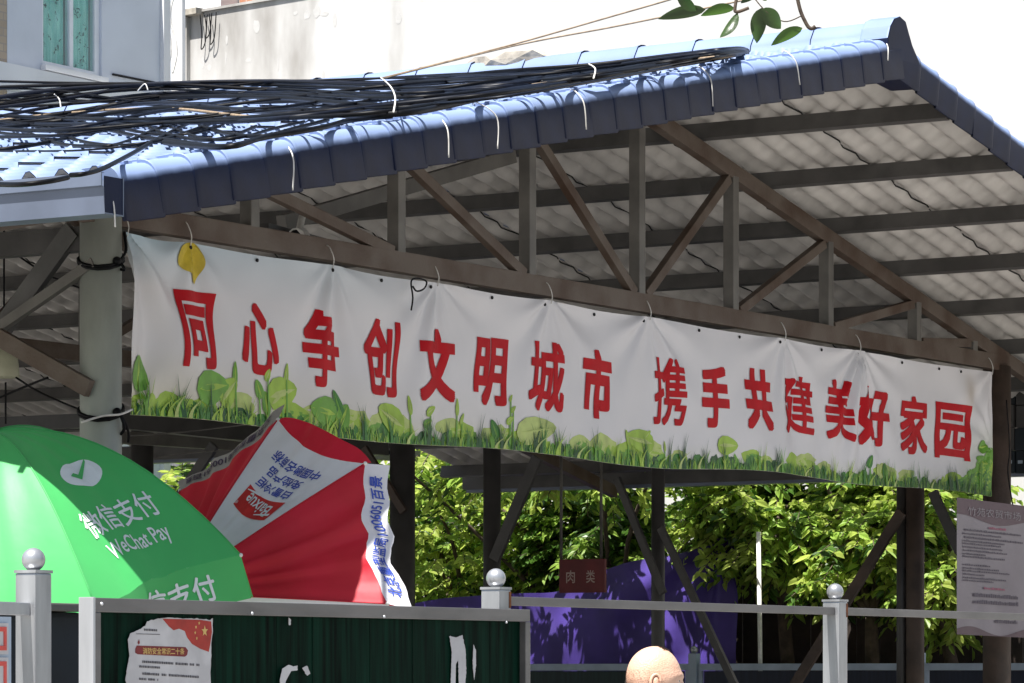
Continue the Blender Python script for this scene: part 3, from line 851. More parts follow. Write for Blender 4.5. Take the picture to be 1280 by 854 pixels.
# lump of rubble on the ridge
mb = MB(); pc = on_u(642, 72, UK); 
bm = bmesh.new(); bmesh.ops.create_icosphere(bm, subdivisions=2, radius=1)
for v in bm.verts:
    k_ = 1 + .5 * noise.noise(v.co * 1.7)
    v.co = Vector((pc.x + .10 * v.co.x * k_, pc.y + .30 * v.co.y * k_, pc.z - .02 + .07 * v.co.z * k_))
me = bpy.data.meshes.new('rubble'); bm.to_mesh(me); bm.free(); me.materials.append(M['rubble'])
tag(link('rubble', me), 'small grey lump of rubble lying on the roof ridge behind the cables', 'rubble')

# ------------------------------------------------------------------ umbrellas
def basis(tilt, az):
    a = Vector((math.sin(tilt) * math.cos(az), math.sin(tilt) * math.sin(az), math.cos(tilt)))
    ref = Vector((math.cos(az), math.sin(az), 0))
    e2 = a.cross(ref).normalized(); e1 = e2.cross(a)
    return a, e1, e2
class Umb:
    def __init__(s, p, N, pw):
        X, Z, z, tilt, az, s.R, s.h, s.rot = p
        a, e1, e2 = basis(tilt, az)
        tow = lambda v: Vector((SX * v.x + SZ * v.y, -SZ * v.x + SX * v.y, v.z))
        s.wr = 0.; s.calm = 1; s.sag = .03; s.vamp = .012
        s.C, s.a, s.e1, s.e2, s.N, s.pw = camv(X, Z, z), tow(a), tow(e1), tow(e2), N, pw
    def rib(s, k, r):
        th = s.rot + 2 * math.pi * k / s.N
        return s.C - s.a * (s.h * r ** s.pw) + (s.e1 * math.cos(th) + s.e2 * math.sin(th)) * (s.R * r)
    def panel(s, k, w_, r, off=0., sag=None):
        sag = s.sag if sag is None else sag
        A, B = s.rib(k, r), s.rib(k + 1, r)
        P = A.lerp(B, w_)
        cen = s.C - s.a * (s.h * .9)
        d = 4 * w_ * (1 - w_) * sag * math.sin(math.pi * min(r, 1) * .9) * r
        inn = (cen - P); inn.normalize()
        P = P + inn * d
        if s.wr:
            P = P + s.a * (s.wr * (s.calm if k % 2 else 1) * math.sin(w_ * math.pi) * (math.sin(w_ * 23 + 2 * noise.noise((r * 2, w_ * 3, k)) + k) * .5 + noise.noise((w_ * 9 + k, r * 1.4, 0))) * (.25 + .75 * r))
        # scalloped hem pulls in between the ribs
        rad = (P - s.C).normalized()
        P = P - rad * (.05 * s.R * 4 * w_ * (1 - w_) * r ** 3)
        e = .02
        nrm = (s.rib(k + 1, min(r + e, 1.05)) - s.rib(k, r)).cross(s.rib(k, min(r + e, 1.05)) - s.rib(k + 1, r))
        if nrm.length > 0:
            nrm.normalize()
            if nrm.dot(P - cen) < 0: nrm.negate()
        return P + nrm * off
    def valance(s, k, w_, t, along, outw, off=0.):
        P = s.panel(k, w_, 1.0)
        out = (P - s.C); out = out - s.a * out.dot(s.a); out.normalize()
        n_ = (out * along + s.a * outw).normalized()
        if k == 7 and along < .05: outw = outw * (1 - abs(2 * w_ - 1) ** 3) * .95 + .012
        return P - s.a * (along * t) + out * (outw * t) + n_ * (off + s.vamp * t * math.sin(w_ * 13 + k))
def canopy(U, root, k, m):
    n, mm = 28, 30
    mb = MB()
    for i in range(mm + 1):
        r = .02 + .98 * i / mm
        for j in range(n + 1):
            w_ = j / n
            P = U.panel(k, w_, r)
            mb.v.append(tuple(P))
    for i in range(mm):
        for j in range(n):
            a = i * (n + 1) + j
            mb.f.append((a, a + 1, a + n + 2, a + n + 1)); mb.m.append(0)
    return mb.build('canopy_panel', m, root, smooth=True)
def valance(U, root, k, m, along, outw):
    n, mm = 24, 6
    mb = MB()
    for i in range(mm + 1):
        for j in range(n + 1): mb.v.append(tuple(U.valance(k, j / n, i / mm, along, outw)))
    for i in range(mm):
        for j in range(n):
            a = i * (n + 1) + j
            mb.f.append((a, a + 1, a + n + 2, a + n + 1)); mb.m.append(0)
    return mb.build('valance', m, root, smooth=True)
def frame_parts(U, root, pole_len, metal):
    mb = MB(); mb.tube([U.C + U.a * .05, U.C - U.a * pole_len], .017, 12); mb.build('pole', metal, root, smooth=True)
    mb = MB(); mb.tube([U.C + U.a * .012, U.C + U.a * .06], [.022, .012], 10); mb.build('tip', M['white_plastic'], root)
    for k in range(U.N):
        mb = MB(); mb.tube([U.rib(k, r) - U.a * .012 for r in (0.02, .2, .4, .6, .8, .97)], .006, 6); rb_ = mb.build('rib', metal, root, smooth=True)
        mb = MB(); mb.tube([U.rib(k, .03 + .97 * i / 14) + U.a * .002 for i in range(15)], .0035, 6); mb.build('seam', U.seam, root, smooth=True)
        mb = MB(); mb.sphere(U.rib(k, 1.0), .010, 8, 6); mb.build('rib_tip', M['white_plastic'], rb_)

G = Umb((-2.314, 16.8704, 2.6804, .2729, 4.1297, 1.0086, .7077, 2.073), 6, 2.2)
G.wr = .011; G.seam = M['green_cloth']
gb = G.C - G.a * 2.2
grn = thing('green_umbrella', 'green market umbrella with a white tick logo beside the near pipe column', 'umbrella', (gb.x, gb.y, 0))
for k in range(6):
    canopy(G, grn, k, M['green_cloth'])
    valance(G, grn, k, M['green_cloth'], .20, .024)
frame_parts(G, grn, 2.45, M['stainless'])
def on_panel(U, k, flip=1):
    """maps (lateral metres, metres out from the tip) on panel k to a point"""
    def fn(lat, rad, off):
        ch = 2 * U.R * math.sin(math.pi / U.N)
        slope = math.hypot(U.R, U.h)
        r = rad / slope
        return U.panel(k, .5 + lat / (ch * max(r, .08)), r, off)
    return fn
def panel_text(U, k, body, lat0, lat1, rad0, rad1, m, root, name='lettering', bold=0., grid=(12, 8), skew=0., off=.0035, flip=False):
    """rad0 = inner (top of letters), rad1 = outer (foot of letters)"""
    P = on_panel(U, k)
    def fn(x, y, L):
        lat = lat0 + (lat1 - lat0) * x
        rad = rad1 + (rad0 - rad1) * y + skew * (x - .5)
        return P(lat, rad, off + .0001 * L)
    return lettering(name, body, fn, m, root, bold=bold, grid=grid, layers=False)
SIGN = 1
def lat_sign(U, k):
    # +1 when increasing lateral runs to the viewer's right with the tip up
    A, B = U.rib(k, 1), U.rib(k + 1, 1)
    up = (U.C - (A + B) / 2)
    nrm = (B - A).cross(up)
    cen = U.C - U.a * U.h
    return 1 if nrm.dot((A + B) / 2 - cen) > 0 else -1
for k, main in ((5, True), (1, False), (3, False)):
    s_ = lat_sign(G, k)
    panel_text(G, k, '微信支付', -.25 * s_, .25 * s_, .885, 1.01, M['white_print'], grn, 'slogan', .012)
    panel_text(G, k, 'WeChat Pay', -.21 * s_, .21 * s_, 1.045, 1.135, M['white_print'], grn, 'slogan', .012)
    # round tick logo
    P = on_panel(G, k); mb = MB()
    cr, rr = .69, .085
    nrg = 28
    vs = [P(0, cr, .003)]
    for q in (.35, .7, 1):
        vs += [P(s_ * rr * 1.5 * q * math.cos(2 * math.pi * i / nrg), cr - rr * q * math.sin(2 * math.pi * i / nrg), .003) for i in range(nrg)]
    fs = [(0, 1 + i, 1 + (i + 1) % nrg) for i in range(nrg)]
    for q in range(2):
        fs += [(1 + q * nrg + i, 1 + (q + 1) * nrg + i, 1 + (q + 1) * nrg + (i + 1) % nrg, 1 + q * nrg + (i + 1) % nrg) for i in range(nrg)]
    mb.add(vs, fs); ld = mb.build('logo_disc', M['white_print'], grn)
    mb = MB()
    tk = [(-.075, -.002), (-.030, -.040), (.075, .050), (.082, .068), (-.024, -.004), (-.048, .010)]
    mb.add([P(s_ * a, cr - b, .005) for a, b in tk], [(0, 1, 4, 5), (1, 2, 3, 4)]); mb.build('logo_tick', M['green_cloth'], ld)
    def fv(x, y, L, k=k, s_=s_):
        w_ = .5 + s_ * (x - .5) * .62
        return G.valance(k, w_, .25 + .6 * (1 - y), .20, .024, .004 + .0001 * L)
    lettering('valance_lettering', '微信支付', fv, M['white_print'], grn, bold=.02, grid=(14, 3), layers=False)

RU = Umb((-1.5768, 17.469, 1.9655, 1.3556, 3.8869, .9682, .4885, 3.1982), 8, 1.15)
RU.wr = .034; RU.calm = .3; RU.seam = M['red_cloth']; RU.sag = .05
rb = RU.C - RU.a * 1.0
red = thing('red_umbrella', 'red and white umbrella tipped on its side behind the notice board', 'umbrella', (rb.x, rb.y, 0))
for k in range(8):
    wht = (k - 7) % 2 == 0
    canopy(RU, red, k, M['white_cloth'] if wht else M['red_cloth'])
    vm = M['red_cloth'] if wht else M['white_cloth']
    vd = {7: (.035, .10), 0: (.03, .085), 6: (.13, .03)}.get(k, (.12, .03))
    if k == 0: vm = M['shaded_cloth']
    valance(RU, red, k, vm, *vd)
    if not wht:
        s_ = lat_sign(RU, k)
        def fv(x, y, L, k=k, s_=s_, vd=vd):
            w_ = .5 + s_ * (x - .5) * .86
            return RU.valance(k, w_, .22 + .56 * (1 - y), *vd, .005 + .0001 * L)
        lettering('valance_lettering', '北京重型监局1006051百景', fv, M['blue_print'] if k == 6 else M['dark_print'], red, bold=.02, grid=(24, 2), layers=False)
frame_parts(RU, red, 1.25, M['stainless'])
for k in (7, 5, 3, 1):
    s_ = lat_sign(RU, k)
    panel_text(RU, k, '中国驰名商标', -.20 * s_, .20 * s_, .918, .985, M['blue_print'], red, 'slogan', .02)
    panel_text(RU, k, '免检产品', -.145 * s_, .145 * s_, .836, .900, M['blue_print'], red, 'slogan', .02)
    panel_text(RU, k, '白雪冷柜', -.14 * s_, .14 * s_, .758, .820, M['blue_print'], red, 'slogan', .02)
    P = on_panel(RU, k); mb = MB()
    nx, ny = 8, 6
    for j in range(ny + 1):
        for i in range(nx + 1):
            a, b = i / nx, j / ny
            mb.v.append(tuple(P((a - .5) * 2 * (.155 - .02 * (1 - b)) * s_, .595 + .145 * b - .015 * math.sin(a * math.pi), .003)))
    for j in range(ny):
        for i in range(nx):
            q = j * (nx + 1) + i
            mb.f.append((q, q + 1, q + nx + 2, q + nx + 1)); mb.m.append(0)
    lpn = mb.build('logo_panel', M['logo_red'], red)
    panel_text(RU, k, 'Baixue', -.11 * s_, .105 * s_, .622, .706, M['white_print'], lpn, 'logo_lettering', .012, off=.006, skew=.02)
    panel_text(RU, k, '®', .118 * s_, .138 * s_, .605, .627, M['white_print'], lpn, 'logo_lettering', .0, off=.006)
    for (a0, a1, r0, r1) in ((-.14, -.04, .622, .604), (.03, .135, .722, .708)):
        mb = MB(); mb.add([P(a0 * s_, r0, .0095), P(a1 * s_, r1, .0095), P(a1 * s_, r1 + .006, .0095), P(a0 * s_, r0 + .018, .0095)], [(0, 1, 2, 3)]); mb.build('logo_swash', M['white_print'], lpn)

# ------------------------------------------------------------------ near fence
VFN = -4.03
fence = thing('metal_fence', 'near stainless fence of square ball-topped posts with one top rail', 'fence', (-2.7, VFN, 0))
PU = [-5.503, -2.783, .003, 2.79]
for k, u in enumerate(PU):
    mb = MB(); h = .04
    mb.box((u - h, VFN - h, 0), (u + h, VFN + h, 1.912))
    po = mb.build('post', M['stainless'], fence, bevel=.005)
    mb = MB(); mb.box((u - h - .003, VFN - h - .003, 1.9125), (u + h + .003, VFN + h + .003, 1.922)); mb.tube([(u, VFN, 1.922), (u, VFN, 1.94)], .02, 12)
    mb.build('cap', M['stainless'], po)
    mb = MB(); mb.sphere((u, VFN, 1.955), .037, 20, 14); mb.build('ball', M['stainless'], po, smooth=True)
    if k >= 1:
        mb = MB(); mb.box((u + (h - .012), VFN - h - .0015, 1.845), (u + h + .0015, VFN - .01, 1.905)); mb.build('rust_patch', M['rust'], po)
for a, b in zip(PU[:-1], PU[1:]):
    if a > -5:
        mb = MB(); mb.box((a + .041, VFN - .02, 1.855), (b - .041, VFN + .02, 1.888)); mb.build('rail', M['aluminium'], fence, bevel=.003)
mb = MB(); mb.box((PU[0] - 2.7, VFN - .02, 1.78), (PU[0] - .041, VFN + .02, 1.82)); mb.build('rail', M['stainless'], fence, bevel=.003)

# notice board on the fence
VN = VFN - .10
UN0, UN1, ZN1, ZN0 = -5.357, -2.735, 1.838, .75
board = thing('notice_board', 'dark green notice board in an aluminium frame standing against the fence', 'notice board', ((UN0 + UN1) / 2, VN, 0))
fr = .045
mb = MB(); mb.box((UN0 + .012, VN - .02, ZN1 - fr), (UN1, VN + .035, ZN1)); mb.build('frame_rail', M['aluminium'], board, bevel=.003)
mb = MB(); mb.box((UN0 + .012, VN - .02, ZN0), (UN1, VN + .035, ZN0 + fr)); mb.build('frame_rail', M['aluminium'], board, bevel=.003)
mb = MB(); mb.box((UN0 + .012, VN - .021, ZN0 + fr + .001), (UN0 + .012 + fr * .6, VN + .034, ZN1 - fr - .001)); mb.build('frame_stile', M['aluminium'], board, bevel=.003)
mb = MB(); mb.box((UN1 - fr * .75, VN - .021, ZN0 + fr + .001), (UN1 + .001, VN + .034, ZN1 - fr - .001)); mb.build('frame_stile', M['aluminium'], board, bevel=.003)
mb = MB(); mb.box((UN0, VN - .021, ZN0 - .002), (UN0 + .0115, VN + .037, ZN1 + .002)); mb.build('side_channel', M['alu_bright'], board, bevel=.002)
pan = [UN0 + .04, -4.86, -4.58, -4.33, -4.12, -3.77, -3.5, -3.2, -2.98, UN1 - .035]
for a, b in zip(pan[:-1], pan[1:]):
    mb = MB(); mb.box((a + .001, VN + .002 + rnd.uniform(0, .003), ZN0 + fr), (b - .001, VN + .02, ZN1 - fr)); mb.build('board_slat', M['board_green'], board)
for u in (UN0 + .3, -4.2, UN1 - .3):
    mb = MB(); mb.box((u - .025, VN + .038, 0), (u + .025, VN + .058, 1.7)); mb.build('leg', M['alu_bright'], board)
for px_, py_, r_ in ((127, 755, .006), (315, 767, .006), (480, 771, .006), (633, 778, .005)):
    p = on_v(px_, py_, VN - .021); mb = MB(); mb.sphere(p, r_, 8, 6); mb.build('rivet', M['alu_bright'], board)
# shreds of old paper
def shred(pxs, off, m, name='paper_shred', seed=0):
    mb = MB(); vs = []
    pts = [on_v(x, y, VN - off) for x, y in pxs]
    # ragged outline
    out = []
    for i, p in enumerate(pts):
        q = pts[(i + 1) % len(pts)]
        nseg = max(2, int((q - p).length / .006))
        for s in range(nseg):
            t = s / nseg
            j = .0035 * noise.noise((p.x * 40 + t * nseg * .9, seed, i)) 
            out.append(p.lerp(q, t) + Vector((j, 0, j * .8)))
    n = len(out)
    back = [p + Vector((0, .0012, 0)) for p in out]
    mb.add(out + back, [tuple(range(n)), tuple(range(2 * n - 1, n - 1, -1))] + [(i, n + i, n + (i + 1) % n, (i + 1) % n) for i in range(n)])
    return mb.build(name, m, board)
shred([(562, 795), (570, 797), (578, 794), (582, 812), (583, 840), (580, 870), (574, 870), (573, 825), (570, 830), (569, 870), (563, 870), (565, 815)], .004, M['paper'], seed=1)
shred([(592, 806), (595, 812), (595, 832), (593, 850), (591, 830)], .004, M['paper'], seed=2)
shred([(353, 836), (361, 831), (367, 833), (372, 832), (372, 838), (364, 839), (358, 850), (352, 868), (350, 850)], .004, M['paper'], seed=3)
shred([(378, 835), (384, 832), (388, 842), (384, 845)], .004, M['paper'], seed=4)
shred([(361, 772), (364, 775), (363, 782), (361, 780)], .004, M['paper'], seed=5)
# the torn fire-safety poster
VPo = VN - .0035
pol = [(160, 800), (163, 792), (170, 789), (176, 786), (182, 782), (184, 777), (190, 775), (200, 773), (212, 772), (225, 773), (240, 773), (252, 774), (263, 775), (266, 773), (266, 790), (264, 805), (264, 825), (263, 845), (264, 880), (158, 880), (160, 862), (157, 850), (159, 835), (162, 820)]
pts = [on_v(x, y, VPo) for x, y in pol]
out = []
for i, p in enumerate(pts):
    q = pts[(i + 1) % len(pts)]
    for s in range(4):
        t = s / 4; j = .004 * noise.noise((i * 3.1 + t * 2.7, 4, 1)) if i < 18 or i > 19 else 0
        out.append(p.lerp(q, t) + Vector((j, 0, j)))
poster = thing('torn_poster', 'torn grey safety poster with a red flag corner pasted on the dark green board', 'poster', tuple(pts[0]))
mb = MB(); n = len(out)
mb.add(out + [p + Vector((0, .0012, 0)) for p in out], [tuple(range(n)), tuple(range(2 * n - 1, n - 1, -1))] + [(i, n + i, n + (i + 1) % n, (i + 1) % n) for i in range(n)])
mb.build('sheet', M['paper'], poster)
def flat(parent, name, pxs, v, m, fn=None):
    mb = MB(); vs = [on_v(x, y, v) for x, y in pxs]
    mb.add(vs, [tuple(range(len(vs)))]); return mb.build(name, m, parent)
flat(poster, 'flag', [(203, 773.5), (225, 774), (251, 775), (264, 777), (265, 790), (263, 805), (261, 815), (250, 811), (240, 805), (234, 797), (231, 789), (224, 786), (217, 788), (211, 783)], VPo - .0008, M['flag_red'])
def star(parent, cx, cy, r, v, m):
    pts = []
    for k in range(10):
        a = R(-90 + 36 * k); q = r if k % 2 == 0 else r * .42
        pts.append((cx + q * math.cos(a) * .55, cy + q * math.sin(a)))
    c = on_v(cx, cy, v); mb = MB(); mb.add([c] + [on_v(x, y, v) for x, y in pts], [(0, 1 + i, 1 + (i + 1) % 10) for i in range(10)])
    mb.build('star', m, parent)
star(poster, 256, 789, 7.5, VPo - .0014, M['gold'])
for cx, cy in ((249, 779), (245, 784), (244, 791), (246, 798)): star(poster, cx, cy, 2.6, VPo - .0014, M['gold'])
flat(poster, 'heading_bar', [(169, 811), (171, 807), (232, 809), (235, 813), (234, 819), (231, 821), (172, 818), (169, 816)], VPo - .0008, M['maroon'])
a_, b_ = on_v(178, 813, VPo), on_v(230, 814.5, VPo)
zt_, zb_ = on_v(204, 809.8, VPo).z, on_v(204, 818.3, VPo).z
lettering('heading', '消防安全常识二十条', lambda x, y, L: Vector((a_.x + (b_.x - a_.x) * x, VPo - .0016 - .0001 * L, zb_ + (zt_ - zb_) * y)), M['gold'], poster, bold=.02, layers=False)
def text_lines(parent, x0, x1, ys, hgt, v, m, slope=.06, name='text_line', wmin=.55, dens=1.):
    for y in ys:
        xe = x0 + (x1 - x0) * rnd.uniform(wmin, 1)
        mb = MB(); x = x0
        while x < xe:
            wd = rnd.uniform(.9, 2.2) * dens
            yy = y + (x - x0) * slope
            if rnd.random() > .08:
                mb.add([on_v(x, yy - hgt * rnd.uniform(.3, .5), v), on_v(x, yy + hgt / 2, v), on_v(x + wd, yy + hgt / 2, v), on_v(x + wd, yy - hgt * rnd.uniform(.3, .5), v)], [(0, 1, 2, 3)])
            x += wd + .5 * dens
        mb.build(name, m, parent)
text_lines(poster, 178, 252, (827, 842), 3.2, VPo - .0012, M['ink'], wmin=.9)
text_lines(poster, 174, 200, (833, 848.5), 3., VPo - .0012, M['ink'], wmin=.8)
text_lines(poster, 180, 196, (787,), 3., VPo - .0012, M['ink'], wmin=.9)
flat(poster, 'rule', [(170, 792), (170, 792.8), (200, 793.6), (200, 792.8)], VPo - .0012, M['ink'])
flat(poster, 'mark', [(172, 803), (174, 799), (175, 804), (173, 806)], VPo - .0012, M['maroon'])

# small white panels with red borders left of the first post
pn = thing('framed_notice', 'white panel framed in red at the left edge beside the fence post', 'sign', (-5.85, VFN, 0))
mb = MB(); mb.box((-6.6, VFN - .015, .6), (-5.63, VFN + .0, 1.775)); mb.build('backing', M['fence_blue'], pn)
for y0, y1 in ((779, 818), (822, 880)):
    a, b = on_v(9.3, y0, VFN - .016), on_v(9.3, y1, VFN - .016)
    mb = MB(); mb.box((a.x - .55, VFN - .020, b.z), (a.x, VFN - .0155, a.z)); mb.build('panel_sheet', M['paper'], pn)
    for i in (.012, .03):
        q = i
        for bx in (((a.x - q - .012, VFN - .0235, b.z + q), (a.x - q, VFN - .0202, a.z - q)), ((a.x - .5, VFN - .0233, a.z - q - .014), (a.x - q - .0121, VFN - .0202, a.z - q)), ((a.x - .5, VFN - .0233, b.z + q), (a.x - q - .0121, VFN - .0202, b.z + q + .014))):
            if i < .02: mb = MB(); mb.box(*bx); mb.build('red_border', M['pink'], pn)

# dark stall behind the left end of the fence
stall = thing('market_stall', 'dark cloth covered stall under the green umbrella behind the fence', 'stall', (-5, -3.1, 0))
mb = MB(); a = on_v(-60, 762, -3.0); b = on_v(104, 762, -3.0)
mb.box((a.x, -3.0, .05), (b.x, -2.2, a.z)); mb.build('cloth_side', M['tarp_navy'], stall, bevel=.02)
mb = MB(); mb.box((a.x - .1, -3.06, a.z + .002), (b.x + .02, -2.15, a.z + .03)); mb.build('counter', M['steel_grey'], stall, bevel=.006)
for u in (a.x + .1, b.x - .1):
    mb = MB(); mb.box((u - .02, -2.9, 0), (u + .02, -2.86, .05)); mb.build('leg', M['steel_grey'], stall)

# ------------------------------------------------------------------ right-hand notice sheet
VS = -.42
ns = thing('hanging_notice', 'grey notice sheet with a purple wavy heading hung at the right edge', 'notice', tuple(on_v(1240, 795, VS)))
def ns_y(x, t):   # t 0 top .. 1 bottom
    top = 622 + (x - 1197) * .125
    bot = 793 + (x - 1195) * .05
    return top + (bot - top) * t
mb = MB(); nx, ny = 24, 20
for j in range(ny + 1):
    for i in range(nx + 1):
        x = 1196 + (1330 - 1196) * i / nx
        mb.v.append(tuple(on_v(x, ns_y(x, j / ny), VS + .010 * math.sin(i * .55) * (.3 + j / ny))))
for j in range(ny):
    for i in range(nx):
        q = j * (nx + 1) + i
        x = 1196 + (1330 - 1196) * (i + .5) / nx
        mb.f.append((q, q + nx + 1, q + nx + 2, q + 1)); mb.m.append(0)
mb.build('sheet', M['sign_grey'], ns, smooth=True)
def ns_flat(name, top_fn, bot_fn, m, off):
    mb = MB(); nx = 40
    for i in range(nx + 1):
        x = 1196 + (1330 - 1196) * i / nx
        ii = (x - 1196) / 134 * 24
        for k in range(5):
            t = top_fn(x) + (bot_fn(x) - top_fn(x)) * k / 4
            mb.v.append(tuple(on_v(x, ns_y(x, t), VS + .010 * math.sin(ii * .55) * (.3 + t) - off)))
    for i in range(nx):
        for k in range(4):
            a = i * 5 + k
            mb.f.append((a, a + 1, a + 6, a + 5)); mb.m.append(0)
    return mb.build(name, m, ns, smooth=True)
ns_flat('heading_band', lambda x: 0.0, lambda x: .145 + .028 * math.sin((x - 1196) / 90 * 6.0 - 1.9) , M['sign_purple'], .004)
ns_flat('foot_band', lambda x: .965 - .03 * math.sin((x - 1196) / 60 * 5 + .2), lambda x: 1.0, M['sign_purple'], .004)
def ns_text(name, body, xa, xb, t0, t1, m, bold=.01):
    def fn(x, y, L):
        xx = xa + (xb - xa) * x; t = t1 + (t0 - t1) * y
        return on_v(xx, ns_y(xx, t), VS + .010 * math.sin((xx - 1196) / 134 * 24 * .55) * (.3 + t) - .008 - .0003 * L)
    lettering(name, body, fn, m, ns, bold=bold, grid=(14, 4), layers=False)
ns_text('heading', '竹苑农贸市场', 1210, 1276, .055, .118, M['sign_grey'], .0)
def ns_lines(ts, x0, x1, hh, m, wmin):
    for t in ts:
        xe = x0 + (x1 - x0) * rnd.uniform(wmin, 1); x = x0; mb = MB()
        while x < xe:
            wd = rnd.uniform(1.0, 2.2); h1 = hh * rnd.uniform(.6, 1)
            pt = lambda xx, tt: on_v(xx, ns_y(xx, tt), VS + .010 * math.sin((xx - 1196) / 134 * 24 * .55) * (.3 + tt) - .006)
            mb.add([pt(x, t - h1), pt(x, t), pt(x + wd, t), pt(x + wd, t - h1)], [(0, 1, 2, 3)])
            x += wd + .45
        mb.build('text_line', m, ns)
ns_lines((.235, .29), 1206, 1278, .016, M['sign_dark'], .95)
ns_lines((.262, .315, .335, .36, .385, .41, .43, .49, .515, .535, .56, .585, .605), 1204, 1262, .014, M['sign_dark'], .35)
ns_lines((.205,), 1236, 1258, .018, M['sign_red'], .9)
ns_lines((.655,), 1230, 1256, .018, M['sign_red'], .9)
ns_lines((.715, .765), 1217, 1274, .030, M['sign_dark'], .95)
ns_lines((.90,), 1244, 1272, .03, M['sign_dark'], .9)
q = [on_v(1262, 560, VS), on_v(1260, 590, VS), on_v(1266, 632, VS)]
mb = MB(); mb.tube(smooth_path([on_v(1258, 500, VS)] + q), .005, 6); tag(mb.build('wire', M['black'], smooth=True), 'thin dark wire holding up the grey notice sheet at the right edge', 'wire')

# dark goods hung from a pipe beyond the right end of the banner
UG = 12.3
gd = thing('hanging_goods', 'dark packaged goods hung from a bright pipe past the right end of the banner', 'goods', tuple(on_u(1260, 590, UG)))
a, b = on_u(1225, 473, UG), on_u(1340, 471, UG)
mb = MB(); mb.tube([a, b], .02, 10); mb.build('pipe', M['alu_bright'], gd, smooth=True)
for i in range(9):
    for j in range(4):
        x, y = 1228 + i * 12.5, 478 + j * 28.5
        p, q = on_u(x, y, UG), on_u(x + 11.6, y + 27.5, UG)
        o_ = rnd.uniform(.0, .05)
        mb = MB(); mb.box((UG + .02 + o_, min(p.y, q.y), min(p.z, q.z)), (UG + .09 + o_, max(p.y, q.y), max(p.z, q.z)))
        mb.build('packet', M['tarp_navy'] if rnd.random() < .7 else M['pipe_dark'], gd, bevel=.006)
        if rnd.random() < .3:
            c = p.lerp(q, .5); mb = MB(); mb.box((UG + .017 + o_, c.y - .02, c.z - .012), (UG + .0195 + o_, c.y + .02, c.z + .014)); mb.build('label_patch', M['fence_blue'], gd)

# ------------------------------------------------------------------ meat sign
US = 11.2
ms = thing('hanging_sign', 'small dark red sign board hung on two thin rods before the hedge', 'sign', tuple(on_u(728, 742, US)))
a, b = on_u(700, 700, US), on_u(757, 700, US)
z0_, z1_ = on_u(728, 741, US).z, on_u(728, 699, US).z
mb = MB(); mb.box((US - .015, min(a.y, b.y), z0_), (US + .015, max(a.y, b.y), z1_)); mb.build('board', M['meat_red'], ms, bevel=.004)
for x in (701.5, 751.5):
    p = on_u(x, 700, US); mb = MB(); mb.tube([(US, p.y, z1_ - .02), (US, p.y, 3.62)], .012, 8); mb.build('rod', M['steel_grey'], ms, smooth=True)
for ch, xa, xb in (('肉', 709, 720), ('类', 734, 745)):
    A, B = on_u(xa, 720, US), on_u(xb, 720, US); zt_, zb_ = on_u(727, 713, US).z, on_u(727, 729, US).z
    lettering('character', ch, lambda x, y, L: Vector((US - .0165 - .0003 * L, A.y + (B.y - A.y) * x, zb_ + (zt_ - zb_) * y)), M['faded_ink'], ms, bold=.015, layers=False)

# ------------------------------------------------------------------ small fittings under the roof
p = on_v(372, 294, .25)
sc_cam = thing('security_camera', 'small white security camera clamped on a pipe behind the banner top', 'camera', tuple(p))
mb = MB(); mb.tube([p + Vector((-.10, -.06, -.02)), p + Vector((.06, .02, .0))], [.045, .05], 14); mb.build('housing', M['white_plastic'], sc_cam, smooth=False)
mb = MB(); mb.tube([p + Vector((-.104, -.062, -.02)), p + Vector((-.101, -.06, -.02))], .036, 14); mb.build('lens', M['black'], sc_cam)
mb = MB(); mb.tube([p + Vector((.03, .01, .03)), p + Vector((.10, .04, .11))], .02, 10); mb.build('bracket', M['white_plastic'], sc_cam)
p = on_u(5, 470, 1.2)
lp = thing('pendant_lamp', 'pale pendant lamp shade hanging under the roof at the left edge', 'lamp', tuple(p))
prof = [(.02, .16), (.05, .15), (.075, .10), (.085, .0), (.08, -.01), (.07, .0)]
mb = MB(); n = 20
for r_, z in prof: mb.v += [(p.x + r_ * math.cos(2 * math.pi * k / n), p.y + r_ * math.sin(2 * math.pi * k / n), p.z + z) for k in range(n)]
for i in range(len(prof) - 1):
    for k in range(n): mb.f.append((i * n + k, i * n + (k + 1) % n, (i + 1) * n + (k + 1) % n, (i + 1) * n + k)); mb.m.append(0)
mb.build('lamp_shade', M['lamp'], lp, smooth=True)
mb = MB(); mb.sphere((p.x, p.y, p.z + .03), .035, 12, 8); mb.build('bulb', M['white_plastic'], lp, smooth=True)
mb = MB(); mb.tube([(p.x, p.y, p.z + .15), (p.x, p.y, roof_z(p.x) - .05)], .006, 6); mb.build('flex', M['black'], lp)
for pts, lab in (([(0, 497), (25, 486), (60, 472)], 'dark wire slanting up between lamp and column'), ([(20, 472), (45, 488), (75, 502), (100, 512)], 'dark wire slanting down from the lamp to the column'), ([(20, 318), (60, 344), (105, 362)], 'dark wire crossing the brace under the left eave'), ([(7, 478), (7, 500), (7, 530)], 'thin wire hanging straight below the pendant lamp')):
    mb = MB(); mb.tube(smooth_path([on_u(x, y, .9) for x, y in pts]), .006, 6); tag(mb.build('wire', M['black'], smooth=True), lab, 'wire')
for pts, lab in (([(160, 545), (230, 540), (290, 533), (360, 524)], 'pale wire stretched level under the left half of the banner'), ([(192, 573), (240, 566), (300, 562)], 'dark wire between the inner column and the brace behind the umbrellas')):
    mb = MB(); mb.tube(smooth_path([on_v(x, y, 4.) for x, y in pts]), .005, 6); tag(mb.build('wire', M['steel_grey'], smooth=True), lab, 'wire')

